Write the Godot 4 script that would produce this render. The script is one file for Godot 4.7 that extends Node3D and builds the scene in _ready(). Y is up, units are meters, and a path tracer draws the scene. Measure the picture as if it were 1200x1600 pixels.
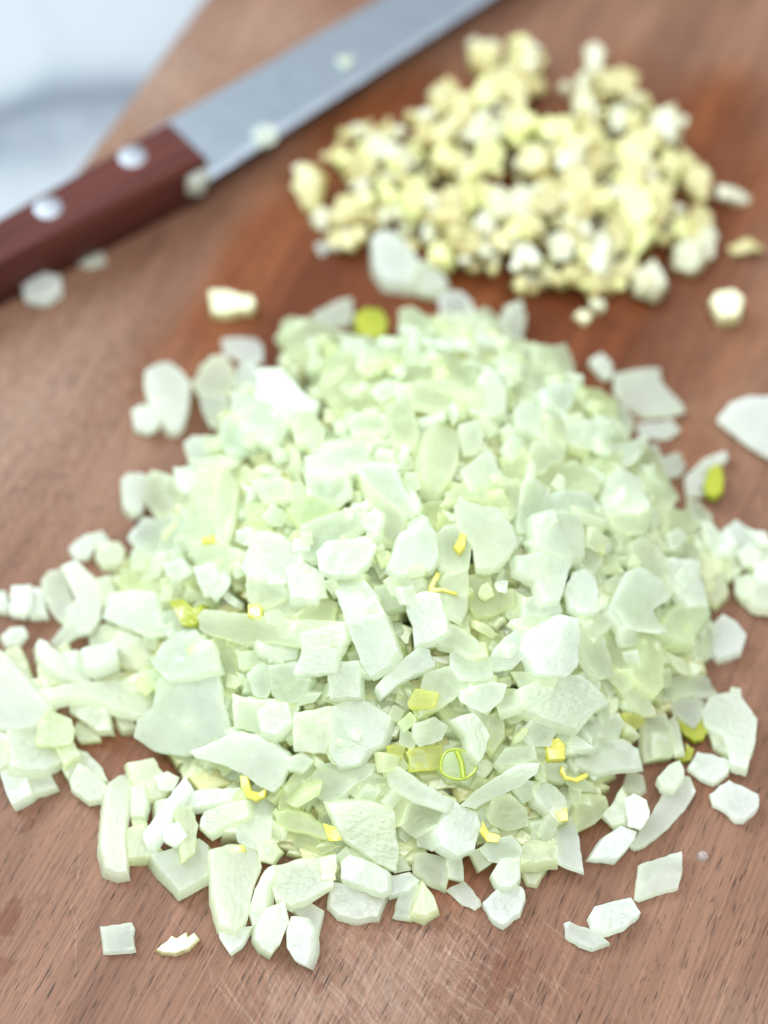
extends Node3D
# A close-up of diced onion and minced garlic on a beech chopping board with a knife beside them.
# Lengths in the piece lists are millimetres; MM turns them into metres. y is up, the board's top is y = 0.

const MM := 0.001
const EYE := Vector3(0.00000, 0.34820, 0.23486)
const PITCH := 56.00
const BOARD_TURN := -25.0            # degrees: the grain runs along the board's own z

var rng := RandomNumberGenerator.new()
var lumps := FastNoiseLite.new()
var taken := {}
var mats := {}


func _ready() -> void:
	rng.seed = 7
	lumps.seed = 3
	lumps.frequency = 0.22
	set_camera()
	set_light()
	make_materials()
	build_counter()
	build_board()
	build_knife()
	build_garlic()
	build_onion()
	build_marks()


func set_camera() -> void:
	var cam := Camera3D.new()
	cam.name = "camera"
	var lens := CameraAttributesPhysical.new()
	lens.frustum_focal_length = 51.978
	lens.frustum_focus_distance = 0.371
	lens.frustum_near = 0.02
	lens.frustum_far = 20.0
	lens.exposure_aperture = 4.1
	cam.attributes = lens
	add_child(cam)
	cam.position = EYE
	cam.rotation_degrees = Vector3(-PITCH, 0, 0)
	cam.current = true


func set_light() -> void:
	var e := Environment.new()
	e.background_mode = Environment.BG_COLOR
	e.background_color = Color(0.60, 0.65, 0.69).linear_to_srgb()
	e.tonemap_mode = Environment.TONE_MAPPER_LINEAR
	e.tonemap_exposure = 0.95
	e.sdfgi_enabled = true
	e.ssao_enabled = true
	e.ssil_enabled = true
	var w := WorldEnvironment.new()
	w.name = "world"
	w.environment = e
	add_child(w)
	# the kitchen window, behind and to the left, and an added overhead fill lamp on the viewer's side
	area("window_light", Vector3(-0.72, 0.85, -0.48), Vector2(0.6, 0.65), 1.85, Color(0.88, 0.96, 1.0))
	area("overhead_fill_light", Vector3(0.1, 1.2, 0.30), Vector2(1.1, 1.1), 2.25, Color(0.96, 0.985, 1.0))


func area(called: String, at: Vector3, size: Vector2, energy: float, tone: Color) -> void:
	var l := AreaLight3D.new()
	l.name = called
	l.area_size = size
	l.light_energy = energy
	l.light_color = tone
	l.area_range = 6.0
	l.area_attenuation = 2.0
	l.shadow_enabled = true
	add_child(l)
	l.look_at_from_position(at, Vector3(0, 0, -0.02), Vector3.UP)


# ---------------------------------------------------------------- naming

func numbered(called: String) -> String:
	taken[called] = taken.get(called, -1) + 1
	return called if taken[called] == 0 else "%s_%03d" % [called, taken[called]]


func tag(o: Node, label: String, category: String, group := "", kind := "") -> void:
	if label:
		o.set_meta("label", label)
	if category:
		o.set_meta("category", category)
	if group:
		o.set_meta("group", group)
	if kind:
		o.set_meta("kind", kind)


func put(mesh: Mesh, mat: Material, called: String, parent: Node = self) -> MeshInstance3D:
	var o := MeshInstance3D.new()
	o.mesh = mesh
	o.material_override = mat
	o.name = numbered(called) if parent == self else called
	parent.add_child(o, true)
	return o


# ---------------------------------------------------------------- materials

func lin(r: float, g: float, b: float) -> Color:
	return Color(r, g, b).linear_to_srgb()


func noise_tex(size: int, freq: float, kind: int, seed_: int, bump := 0.0, octaves := 3) -> NoiseTexture2D:
	var n := FastNoiseLite.new()
	n.noise_type = kind as FastNoiseLite.NoiseType
	n.seed = seed_
	n.frequency = freq
	n.fractal_octaves = octaves
	if kind == FastNoiseLite.TYPE_CELLULAR:
		n.cellular_return_type = FastNoiseLite.RETURN_DISTANCE
	var t := NoiseTexture2D.new()
	t.width = size
	t.height = size
	t.seamless = true
	t.noise = n
	if bump > 0.0:
		t.as_normal_map = true
		t.bump_strength = bump
	return t


func triplanar(m: StandardMaterial3D, times: Vector3) -> void:
	m.uv1_triplanar = true
	m.uv1_scale = times
	m.uv1_triplanar_sharpness = 4.0


func wet(called: String, rough: float, bump: float, freq: float, tile_mm: float, clear: float, sss: float, glow: Color) -> StandardMaterial3D:
	var m := StandardMaterial3D.new()
	m.resource_name = called
	m.vertex_color_use_as_albedo = true
	m.roughness = rough
	m.metallic_specular = 0.7
	m.clearcoat_enabled = true
	m.clearcoat = 1.0
	m.clearcoat_roughness = 0.06
	m.normal_enabled = true
	m.normal_texture = noise_tex(256, freq, FastNoiseLite.TYPE_SIMPLEX_SMOOTH, 11, bump, 4)
	m.normal_scale = 1.0
	m.albedo_texture = flesh()
	# fibres run along a piece's own x
	triplanar(m, Vector3(0.42, 1.0, 1.0) / (tile_mm * MM))
	if clear > 0.0:
		m.albedo_color.a = 1.0 - clear
		m.refraction_enabled = true
		m.refraction_scale = 0.034
	if sss > 0.0:
		m.subsurf_scatter_enabled = true
		m.subsurf_scatter_strength = sss
	if glow != Color.BLACK:
		m.backlight_enabled = true
		m.backlight = glow
	mats[called] = m
	return m


var flesh_texture: ImageTexture


func flesh() -> ImageTexture:
	# faint milky veins and clear patches in the flesh
	if flesh_texture == null:
		var n := FastNoiseLite.new()
		n.seed = 9
		n.frequency = 0.022
		n.fractal_octaves = 5
		var g := n.get_seamless_image(256, 256)
		var im := Image.create(256, 256, false, Image.FORMAT_RGB8)
		for y in 256:
			for x in 256:
				var k := g.get_pixel(x, y).r
				im.set_pixel(x, y, lin(0.95, 0.97, 0.91).lerp(lin(1.0, 1.0, 1.0), clampf(k * 1.6 - 0.3, 0.0, 1.0)))
		flesh_texture = ImageTexture.create_from_image(im)
	return flesh_texture


func make_materials() -> void:
	# the heap's upper pieces let more light through than loose ones and the mass below, which lies several layers deep
	wet("onion", 0.16, 6.0, 0.03, 7.0, 0.0, 0.0, Color(1.265, 1.265, 1.265))
	wet("onion_firm", 0.16, 6.0, 0.03, 7.0, 0.0, 0.0, Color(1.165, 1.165, 1.165))
	wet("onion_mass", 0.16, 3.5, 0.03, 7.0, 0.0, 0.0, Color(0.8, 0.8, 0.8))
	wet("clear", 0.16, 3.0, 0.03, 7.0, 0.30, 0.0, Color(1.165, 1.165, 1.165))
	var s := wet("glitter", 0.12, 5.0, 0.09, 7.0, 0.0, 0.0, Color(1.165, 1.165, 1.165))
	s.normal_scale = 1.2
	var g := wet("garlic", 0.42, 6.0, 0.02, 12.0, 0.0, 0.0, Color(0.75, 0.75, 0.68))
	g.clearcoat = 0.15
	g.clearcoat_roughness = 0.4
	g.roughness = 0.5
	wet("vivid", 0.2, 3.0, 0.03, 7.0, 0.0, 0.0, Color(0.9, 0.9, 0.9))

	var h := StandardMaterial3D.new()
	h.resource_name = "rosewood"
	h.albedo_color = Color.WHITE
	h.albedo_texture = streak_texture(lin(0.035, 0.009, 0.007), lin(0.140, 0.036, 0.026), 5)
	triplanar(h, Vector3(8, 60, 60))
	h.roughness = 0.5
	h.metallic_specular = 0.3
	mats["rosewood"] = h

	var b := StandardMaterial3D.new()
	b.resource_name = "blade_steel"
	b.albedo_color = lin(0.45, 0.495, 0.55)
	b.albedo_texture = streak_texture(lin(0.90, 0.91, 0.92), lin(1.0, 1.0, 1.0), 8)
	b.metallic = 1.0
	b.roughness = 0.38
	b.normal_enabled = true
	b.normal_texture = noise_tex(256, 0.03, FastNoiseLite.TYPE_SIMPLEX_SMOOTH, 4, 0.6)
	triplanar(b, Vector3(14, 60, 60))
	mats["steel"] = b

	var r := StandardMaterial3D.new()
	r.resource_name = "rivet_metal"
	r.albedo_color = lin(0.38, 0.39, 0.42)
	r.metallic = 1.0
	r.roughness = 0.55
	mats["rivet"] = r

	var w := StandardMaterial3D.new()
	w.resource_name = "clear_juice"
	w.albedo_color = Color(1, 1, 1, 0.08)
	w.roughness = 0.05
	w.refraction_enabled = true
	w.refraction_scale = 0.033
	mats["juice"] = w


func streak_texture(dark: Color, light: Color, seed_: int) -> ImageTexture:
	# fibres: a noise stretched along x
	var n := FastNoiseLite.new()
	n.seed = seed_
	n.frequency = 0.05
	n.fractal_octaves = 4
	var g := n.get_seamless_image(32, 256)
	g.resize(256, 256, Image.INTERPOLATE_CUBIC)
	var im := Image.create(256, 256, false, Image.FORMAT_RGB8)
	for y in 256:
		for x in 256:
			im.set_pixel(x, y, dark.lerp(light, g.get_pixel(x, y).r))
	return ImageTexture.create_from_image(im)


# ---------------------------------------------------------------- one cut piece of vegetable

func resampled(outline: PackedVector2Array, step: float, rough: float) -> PackedVector2Array:
	var out := PackedVector2Array()
	for i in outline.size():
		var a := outline[i]
		var b := outline[(i + 1) % outline.size()]
		var n := maxi(1, roundi(a.distance_to(b) / step))
		var side := (b - a).orthogonal().normalized()
		out.append(a)
		for k in range(1, n):
			var p := a.lerp(b, float(k) / n)
			out.append(p + side * rough * (rng.randf_range(-0.8, 0.8) + 4.0 * lumps.get_noise_2d(p.x * 3.0 + a.x * 50.0, p.y * 3.0 + b.y * 50.0)))
	return out


func inset(ring: PackedVector2Array, by: float) -> PackedVector2Array:
	var out := PackedVector2Array()
	var n := ring.size()
	for i in n:
		var p := ring[(i + n - 1) % n]
		var q := ring[i]
		var r := ring[(i + 1) % n]
		var a := (q - p).normalized()
		var b := (r - q).normalized()
		var m := (a + b).normalized()
		if m == Vector2.ZERO:
			m = a
		var k := clampf(1.0 / maxf(0.35, m.dot(a)), 1.0, 1.8)
		out.append(q + Vector2(-m.y, m.x) * by * k)
	return out


func tri(st: SurfaceTool, group: int, a: Vector3, b: Vector3, c: Vector3, outward: Vector3, ca: Color, cb: Color, cc: Color) -> void:
	var n := (c - a).cross(b - a)
	var v := [a, b, c]
	var col := [ca, cb, cc]
	if n.dot(outward) < 0.0:
		v = [a, c, b]
		col = [ca, cc, cb]
	for i in 3:
		st.set_smooth_group(group)
		st.set_color(col[i])
		st.add_vertex(v[i] * MM)


# A slab with the given outline (millimetres, in its own x and z): its upper face at y = 0, bent like a layer of onion, its rim chamfered,
# its sides running down to y = -t. top, rim and side are linear colours.
func slab(outline: PackedVector2Array, t: float, bend: float, bend_turn: float, top: Color, rim: Color, side: Color, chamfer := 0.28, step := 1.5, rough := 0.12, lump := 0.14, splay := 0.0, skew := 0.0) -> ArrayMesh:
	if Geometry2D.is_polygon_clockwise(outline):
		outline.reverse()
	# after this the interior lies to the ring's left in (x, y) terms
	var ring := resampled(outline, step, rough)
	var area2 := 0.0
	for i in ring.size():
		area2 += ring[i].cross(ring[(i + 1) % ring.size()])
	if area2 < 0.0:
		ring.reverse()
	var upper := inset(ring, chamfer)
	var low := inset(ring, -splay * t)
	var under := inset(ring, chamfer - splay * t)
	var n := ring.size()
	var shift := rng.randf_range(0.0, 900.0)
	var tilt := Vector2.from_angle(rng.randf_range(0.0, TAU)) * rng.randf_range(0.02, 0.14)
	var blend := 0.0 if skew == 0.0 else 0.85
	var wedge := Vector2.from_angle(rng.randf_range(0.0, TAU)) * skew
	var along := Vector2.from_angle(bend_turn)
	var mid := Vector2.ZERO
	for p in ring:
		mid += p / n
	var lift := func(p: Vector2) -> float:
		var d := (p - mid).dot(along)
		return -0.5 * bend * d * d + lump * lumps.get_noise_2d(p.x * 1.6 + shift, p.y * 1.6)
	var thick := func(p: Vector2) -> float:
		return clampf(t * (1.0 + (p - mid).dot(wedge)), t * 0.45, t * 1.3)
	# upper face: the ring and a loose grid of inner points
	var pts := upper.duplicate()
	var box := Rect2(upper[0], Vector2.ZERO)
	for p in upper:
		box = box.expand(p)
	var gap := step * 1.25
	var y := box.position.y + gap * 0.5
	while y < box.end.y:
		var x := box.position.x + gap * 0.5
		while x < box.end.x:
			var q := Vector2(x, y) + Vector2(rng.randf_range(-0.3, 0.3), rng.randf_range(-0.3, 0.3)) * gap
			if Geometry2D.is_point_in_polygon(q, upper):
				var close := false
				for p in upper:
					if p.distance_squared_to(q) < gap * gap * 0.3:
						close = true
						break
				if not close:
					pts.append(q)
			x += gap
		y += gap
	var faces := PackedInt32Array()
	var all := Geometry2D.triangulate_delaunay(pts)
	var edges := {}
	for i in range(0, all.size(), 3):
		var c := (pts[all[i]] + pts[all[i + 1]] + pts[all[i + 2]]) / 3.0
		if Geometry2D.is_point_in_polygon(c, upper):
			for k in 3:
				faces.append(all[i + k])
				edges[Vector2i(mini(all[i + k], all[i + (k + 1) % 3]), maxi(all[i + k], all[i + (k + 1) % 3]))] = true
	for i in n:
		if not edges.has(Vector2i(mini(i, (i + 1) % n), maxi(i, (i + 1) % n))):
			faces = Geometry2D.triangulate_polygon(upper)
			if faces.is_empty():
				faces = Geometry2D.triangulate_delaunay(upper)
			break
	var st := SurfaceTool.new()
	st.begin(Mesh.PRIMITIVE_TRIANGLES)
	var lifted := PackedVector3Array()
	for p in pts:
		lifted.append(Vector3(p.x, lift.call(p), p.y))
	var tone := []
	for p in pts:
		var k := 1.0 + 0.05 * lumps.get_noise_2d(p.x * 0.8 - shift, p.y * 0.8 + 40.0)
		# one face of a layer is greener than the other, so the tint drifts across the piece; veins run along it
		var drift := clampf(0.35 + (p - mid).dot(tilt) + 0.25 * lumps.get_noise_2d(p.x * 0.6 + shift, p.y * 0.6), 0.0, 0.9)
		tone.append(top.lerp(side, drift * blend) * Color(k, k, k))
	for i in range(0, faces.size(), 3):
		tri(st, 1, lifted[faces[i]], lifted[faces[i + 1]], lifted[faces[i + 2]], Vector3.UP, tone[faces[i]], tone[faces[i + 1]], tone[faces[i + 2]])
	var floor_faces := Geometry2D.triangulate_polygon(under)
	for i in range(0, floor_faces.size(), 3):
		var v := []
		for k in 3:
			var p: Vector2 = under[floor_faces[i + k]]
			v.append(Vector3(p.x, lift.call(p) - thick.call(p), p.y))
		tri(st, 2, v[0], v[1], v[2], Vector3.DOWN, side, side, side)
	# chamfers and sides, a smoothing group for each straight cut
	var cut := 3
	for i in n:
		var j := (i + 1) % n
		if outline.has(ring[i]):
			cut = 3 + (cut - 2) % 20
		var out2 := Vector2((ring[j] - ring[i]).y, -(ring[j] - ring[i]).x).normalized()
		var outward := Vector3(out2.x, 0.0, out2.y)
		var a := [Vector3(upper[i].x, lift.call(upper[i]), upper[i].y), Vector3(upper[j].x, lift.call(upper[j]), upper[j].y)]
		var b := [Vector3(ring[i].x, lift.call(ring[i]) - chamfer, ring[i].y), Vector3(ring[j].x, lift.call(ring[j]) - chamfer, ring[j].y)]
		var c := [Vector3(low[i].x, lift.call(low[i]) - thick.call(low[i]) + chamfer, low[i].y), Vector3(low[j].x, lift.call(low[j]) - thick.call(low[j]) + chamfer, low[j].y)]
		var d := [Vector3(under[i].x, lift.call(under[i]) - thick.call(under[i]), under[i].y), Vector3(under[j].x, lift.call(under[j]) - thick.call(under[j]), under[j].y)]
		tri(st, cut, a[0], a[1], b[0], outward + Vector3.UP, rim, rim, rim)
		tri(st, cut, a[1], b[1], b[0], outward + Vector3.UP, rim, rim, rim)
		tri(st, cut, b[0], b[1], c[0], outward, side, side, side)
		tri(st, cut, b[1], c[1], c[0], outward, side, side, side)
		tri(st, cut, c[0], c[1], d[0], outward + Vector3.DOWN, rim, rim, rim)
		tri(st, cut, c[1], d[1], d[0], outward + Vector3.DOWN, rim, rim, rim)
	st.generate_normals()
	st.index()
	return st.commit()


func tints(code: String) -> Array:
	# top, rim, side in linear light: the flesh's own, but d, e, D are darkened to paint gap shade
	var t: Array
	match code:
		"w": t = [Color(0.966, 0.984, 0.950), Color(0.955, 0.98, 0.88), Color(0.945, 0.975, 0.88)]
		"p": t = [Color(0.968, 0.987, 0.948), Color(0.955, 0.985, 0.87), Color(0.945, 0.98, 0.87)]
		"m": t = [Color(0.956, 0.974, 0.880), Color(0.955, 0.97, 0.83), Color(0.945, 0.965, 0.83)]
		"g": t = [Color(0.944, 0.956, 0.800), Color(0.935, 0.952, 0.72), Color(0.92, 0.945, 0.72)]
		"G": t = [Color(0.920, 0.966, 0.780), Color(0.925, 0.96, 0.70), Color(0.90, 0.955, 0.70)]
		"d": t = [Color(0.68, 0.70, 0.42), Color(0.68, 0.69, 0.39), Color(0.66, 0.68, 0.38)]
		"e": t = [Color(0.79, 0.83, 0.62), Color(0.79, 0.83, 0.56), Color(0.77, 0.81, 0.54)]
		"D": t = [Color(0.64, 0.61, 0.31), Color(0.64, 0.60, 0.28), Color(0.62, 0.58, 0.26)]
		"Y": t = [Color(0.90, 0.89, 0.45), Color(0.90, 0.88, 0.40), Color(0.87, 0.86, 0.40)]
		"y": t = [Color(0.91, 0.85, 0.20), Color(0.91, 0.85, 0.16), Color(0.88, 0.81, 0.12)]
		"v": t = [Color(0.58, 0.58, 0.05), Color(0.54, 0.57, 0.04), Color(0.40, 0.45, 0.02)]
		"q": t = [Color(0.75, 0.67, 0.36), Color(0.73, 0.64, 0.31), Color(0.70, 0.60, 0.26)]
		"k": t = [Color(0.80, 0.78, 0.63), Color(0.78, 0.75, 0.55), Color(0.75, 0.71, 0.47)]
		"Q": t = [Color(0.93, 0.90, 0.66), Color(0.90, 0.86, 0.56), Color(0.88, 0.84, 0.54)]
		_: t = [Color(0.73, 0.58, 0.16), Color(0.72, 0.56, 0.14), Color(0.69, 0.52, 0.12)]
	var k := rng.randf_range(-0.035, 0.035)
	var warm := rng.randf_range(-0.03, 0.02)
	return t.map(func(c: Color) -> Color: return Color(c.r + k, c.g + k, maxf(0.01, c.b * (1.0 + 2.0 * k) + warm * c.b)))


func outline_of(flat: Array) -> PackedVector2Array:
	var out := PackedVector2Array()
	for i in range(0, flat.size(), 2):
		out.append(Vector2(flat[i], flat[i + 1]))
	return out


func facing(n: Vector3) -> Basis:
	n = n.normalized()
	var x := (Vector3.RIGHT - n * n.x).normalized()
	return Basis(x, n, x.cross(n))


# kind, tint, thickness, bend, whether its cut face glitters, place of its upper face's middle, that face's normal, the turn of its fibres, its outline, label
func bit(kind: String, tint: String, t: float, bend: float, shiny: bool, at: Vector3, n: Vector3, yaw: float, flat: Array, label: String, parent: Node = self) -> MeshInstance3D:
	var c := tints(tint)
	var mesh := slab(outline_of(flat), t, bend if bend > 0.021 else rng.randf_range(-0.03, 0.075), rng.randf_range(0.0, PI), c[0], c[1], c[2], rng.randf_range(0.10, 0.17), 1.1, 0.07, 0.5, rng.randf_range(-0.10, 0.22), 0.06)
	var mat: Material = mats["vivid"] if tint in ["v", "y"] else mats["glitter"] if shiny else mats["garlic"] if tint in ["q", "Q"] else mats["clear"] if t < 1.7 and tint in ["w", "m"] else mats["onion"] if heap_height(at.x, at.z) > 2.0 and tint != "p" else mats["onion_firm"]
	var o := put(mesh, mat, kind, parent)
	o.transform = Transform3D(facing(n) * Basis(Vector3.UP, -yaw), at * MM)
	if parent == self:
		if kind.begins_with("garlic"):
			tag(o, label, "garlic", "minced garlic bits")
		else:
			tag(o, label, "onion", "diced onion pieces")
	return o


func random_outline(w: float, d: float, corners: int) -> PackedVector2Array:
	var out := PackedVector2Array()
	var turn := rng.randf_range(0.0, TAU)
	for i in corners:
		var a := turn + TAU * (i + rng.randf_range(-0.28, 0.28)) / corners
		var r := rng.randf_range(0.82, 1.12)
		out.append(Vector2(cos(a) * w * 0.55 * r, sin(a) * d * 0.55 * r))
	return out


# ---------------------------------------------------------------- the setting

func build_counter() -> void:
	# white stone worktop with soft grey veins, 28 mm below the board's top
	var size := 768
	var a := FastNoiseLite.new()
	a.seed = 21
	a.frequency = 0.006
	var b := FastNoiseLite.new()
	b.seed = 22
	b.frequency = 0.02
	b.fractal_octaves = 4
	var im := Image.create(size, size, false, Image.FORMAT_RGB8)
	for y in size:
		for x in size:
			var v := 0.0
			# one broad vein crosses the corner the picture shows, others wander elsewhere
			var line := (y - 323.9) + 0.12 * (x - 323.5) + 16.0 * b.get_noise_2d(x, y)
			v += exp(-line * line / 110.0) * 0.9
			var w := absf(a.get_noise_2d(x + 14.0 * b.get_noise_2d(y, x), y))
			v += exp(-w * w / 0.0012) * 0.08 * clampf(0.5 + 2.0 * b.get_noise_2d(x * 0.3, y * 0.3), 0.0, 1.0)
			v += 0.06 * b.get_noise_2d(x, y + 300)
			im.set_pixel(x, y, lin(0.36, 0.38, 0.40).lerp(lin(0.13, 0.15, 0.18), clampf(v, 0.0, 1.0)))
	var m := StandardMaterial3D.new()
	m.resource_name = "white_stone"
	m.albedo_texture = ImageTexture.create_from_image(im)
	m.roughness = 0.3
	var st := SurfaceTool.new()
	st.begin(Mesh.PRIMITIVE_TRIANGLES)
	var h := Vector2(0.5, 0.5)
	for q in [[0, 0], [1, 0], [1, 1], [0, 0], [1, 1], [0, 1]]:
		st.set_normal(Vector3.UP)
		st.set_uv(Vector2(q[0], q[1]))
		st.add_vertex(Vector3(lerpf(-h.x, h.x, q[0]), 0, lerpf(-h.y, h.y, q[1])))
	var top := put(st.commit(), m, "countertop")
	top.position = Vector3(0.0, -0.028, -0.05)
	tag(top, "white stone kitchen counter with a soft grey vein, seen past the board", "", "", "structure")
	var edge := put(BoxMesh.new(), m, "counter_slab", top)
	edge.mesh.size = Vector3(1.0, 0.03, 1.0)
	edge.position = Vector3(0, -0.0155, 0)


func board_point(p: Vector3) -> Vector2:
	var l := Basis(Vector3.UP, deg_to_rad(BOARD_TURN)).inverse() * p
	return Vector2(l.x, l.z)


func build_board() -> void:
	var lo := Vector2(-96.6, -230.0)          # millimetres, in the board's own axes
	var hi := Vector2(173.4, 190.0)
	var size := 1536
	# ---- broad colour: dry beech, darker where onion and garlic juice has soaked in
	var fib := FastNoiseLite.new()
	fib.seed = 31
	fib.frequency = 0.035
	fib.fractal_octaves = 5
	var fibres := fib.get_image(size, 48)          # long fibres: noise stretched along the grain
	fibres.resize(size, size, Image.INTERPOLATE_CUBIC)
	var broad := FastNoiseLite.new()
	broad.seed = 36
	broad.frequency = 0.009
	broad.fractal_octaves = 3
	broad.domain_warp_enabled = true
	broad.domain_warp_amplitude = 18.0
	broad.domain_warp_frequency = 0.01
	var bands := broad.get_image(size, 220)         # broad soft figure
	bands.resize(size, size, Image.INTERPOLATE_CUBIC)
	var bb := bands.get_data()
	var cloud := FastNoiseLite.new()
	cloud.seed = 32
	cloud.frequency = 0.006
	cloud.fractal_octaves = 5
	var clouds := cloud.get_image(size, size)
	var coarse := 256
	var soak := Image.create(coarse, coarse, false, Image.FORMAT_R8)
	var pools := [[23.9, -71.8, 28.6, 26, 0.30], [25.9, -111.4, 16.3, 27.1, 0.45], [-6.4, -50.3, 33.5, 14.2, 0.40], [-27.1, -70.8, 28, 34.7, 0.75], [4.3, -85.5, 34.7, 32, 0.55], [-42.8, -42.5, 15.6, 24.8, 0.90], [13.2, -50.3, 30.6, 16.6, 0.45], [-39.5, -91.2, 16.5, 19.2, 0.40], [11.9, -125.6, 20.8, 12.5, 0.40], [-30.9, -15.7, 16.3, 17.6, 0.40], [-23.4, 65.2, 7.9, 6.8, 0.50], [-2.9, 65.3, 13.4, 13.4, 0.55], [34.7, 61.3, 13.2, 8.8, 0.55], [47.8, 44.5, 13.4, 13.4, 0.40], [71, 24, 9, 7.9, 0.35], [-54.7, -15.1, 7.6, 15.3, 0.35], [44.1, -37, 11.1, 8.7, 0.25], [6.1, 13, 49.9, 49.9, 0.45]]
	for y in coarse:
		for x in coarse:
			var p := Vector2(lerpf(lo.x, hi.x, (x + 0.5) / coarse), lerpf(lo.y, hi.y, (y + 0.5) / coarse))
			var s := 0.0
			for q in pools:
				var d := Vector2((p.x - q[0]) / q[2], (p.y - q[1]) / q[3])
				s += q[4] * exp(-d.length_squared() * d.length_squared())
			soak.set_pixel(x, y, Color(clampf(s, 0.0, 1.0), 0, 0))
	soak.resize(size, size, Image.INTERPOLATE_CUBIC)
	var pale := lin(0.290, 0.143, 0.087)
	var dark := lin(0.205, 0.092, 0.053)
	var wet_pale := lin(0.225, 0.068, 0.021)
	var wet_dark := lin(0.130, 0.032, 0.009)
	var fb := fibres.get_data()
	var cb := clouds.get_data()
	var sb := soak.get_data()
	var rgb := PackedByteArray()
	rgb.resize(size * size * 3)
	var rough := PackedByteArray()
	rough.resize(size * size)
	for i in size * size:
		var f := clampf((fb[i] / 255.0 - 0.5) * 0.75 + 0.5 + (cb[i] / 255.0 - 0.5) * 0.5 + (bb[i] / 255.0 - 0.5) * 1.3, 0.0, 1.0)
		var s := clampf(sb[i] / 255.0 * 1.25 + (cb[i] / 255.0 - 0.5) * 0.55 * minf(1.0, sb[i] / 50.0) + (f - 0.5) * 0.18 * minf(1.0, sb[i] / 50.0), 0.0, 1.0)
		var dry := dark.lerp(pale, f)
		var c := dry.lerp(wet_dark.lerp(wet_pale, f), s)
		rgb[i * 3] = int(c.r * 255.0)
		rgb[i * 3 + 1] = int(c.g * 255.0)
		rgb[i * 3 + 2] = int(c.b * 255.0)
		rough[i] = int(255.0 * lerpf(0.60, 0.36, s))
	var base := Image.create_from_data(size, size, false, Image.FORMAT_RGB8, rgb)
	scratches_and_glare(base, lo, hi)
	# ---- fine figure: the short dark flecks of beech rays, laid along the grain
	var fine := 2048
	var tile := 150.0
	var ff := FastNoiseLite.new()
	ff.seed = 41
	ff.frequency = 0.11
	ff.fractal_octaves = 4
	var strands := ff.get_seamless_image(fine, 40)
	strands.resize(fine, fine, Image.INTERPOLATE_CUBIC)
	var gb := strands.get_data()
	var lum := PackedByteArray()
	lum.resize(fine * fine)
	for i in fine * fine:
		lum[i] = 222 + ((gb[i] - 128) >> 2)
	var r := RandomNumberGenerator.new()
	r.seed = 77
	for k in 10000:
		var strong := k < 1300
		var x := r.randf() * fine
		var y := r.randf() * fine
		var length := r.randf_range(16.0, 64.0) if strong else r.randf_range(8.0, 40.0)
		var wide := r.randf_range(0.8, 1.9) if strong else r.randf_range(0.8, 1.8)
		var depth := r.randf_range(0.18, 0.50) if strong else r.randf_range(0.06, 0.26)
		var lean := r.randf_range(-0.05, 0.05)
		for j in int(length):
			var u := j / length
			var half := wide * sin(PI * u)
			var cx := x + lean * j
			for dx in range(int(floor(-half)), int(ceil(half)) + 1):
				var cover := clampf(half + 0.5 - absf(dx), 0.0, 1.0)
				var at := (int(y + j) % fine) * fine + posmod(int(cx) + dx, fine)
				lum[at] = int(lum[at] * (1.0 - depth * cover))
	var figure := Image.create_from_data(fine, fine, false, Image.FORMAT_L8, lum)
	var fig := Image.create(fine, fine, false, Image.FORMAT_RGB8)
	fig.copy_from(figure)
	fig.convert(Image.FORMAT_RGBA8)
	var m := StandardMaterial3D.new()
	m.resource_name = "beech"
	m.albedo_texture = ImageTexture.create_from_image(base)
	m.roughness_texture = ImageTexture.create_from_image(Image.create_from_data(size, size, false, Image.FORMAT_L8, rough))
	m.roughness_texture_channel = BaseMaterial3D.TEXTURE_CHANNEL_RED
	m.roughness = 1.0
	m.metallic_specular = 0.38
	m.detail_enabled = true
	m.detail_albedo = ImageTexture.create_from_image(fig)
	m.detail_blend_mode = BaseMaterial3D.BLEND_MODE_MUL
	m.detail_uv_layer = BaseMaterial3D.DETAIL_UV_2
	var grain := StandardMaterial3D.new()
	grain.resource_name = "beech_edge"
	grain.albedo_color = lin(0.36, 0.20, 0.13)
	grain.roughness = 0.6
	# ---- the plate: a flat top sheet with a rounded rim, sides and underside
	var board := Node3D.new()
	board.name = "cutting_board"
	add_child(board)
	board.rotation_degrees.y = BOARD_TURN
	tag(board, "reddish beech chopping board with dark flecks and juice stains under everything", "cutting board")
	var st := SurfaceTool.new()
	st.begin(Mesh.PRIMITIVE_TRIANGLES)
	var rim := [Vector2(0, 0), Vector2(1.2, 0.25), Vector2(2.3, 0.9), Vector2(3.2, 2.0), Vector2(3.6, 3.6), Vector2(3.6, 26.0)]
	var corners := [Vector2(lo.x, lo.y), Vector2(hi.x, lo.y), Vector2(hi.x, hi.y), Vector2(lo.x, hi.y)]
	var outs := [Vector2(-1, -1), Vector2(1, -1), Vector2(1, 1), Vector2(-1, 1)]
	var corner := func(i: int, step: Vector2) -> Vector3:
		var p: Vector2 = corners[i] + outs[i] * (step.x - 3.6)
		return Vector3(p.x, -step.y, p.y)
	var quad := func(a: Vector3, b: Vector3, c: Vector3, d: Vector3, group: int, outward: Vector3) -> void:
		for v in [[a, b, c], [a, c, d]]:
			var w: Array = v if (v[2] - v[0]).cross(v[1] - v[0]).dot(outward) > 0.0 else [v[0], v[2], v[1]]
			for p in w:
				st.set_smooth_group(group)
				st.set_uv(Vector2(inverse_lerp(lo.x, hi.x, p.x), inverse_lerp(lo.y, hi.y, p.z)))
				st.set_uv2(Vector2(p.x, p.z) / tile)
				st.add_vertex(p * MM)
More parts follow.
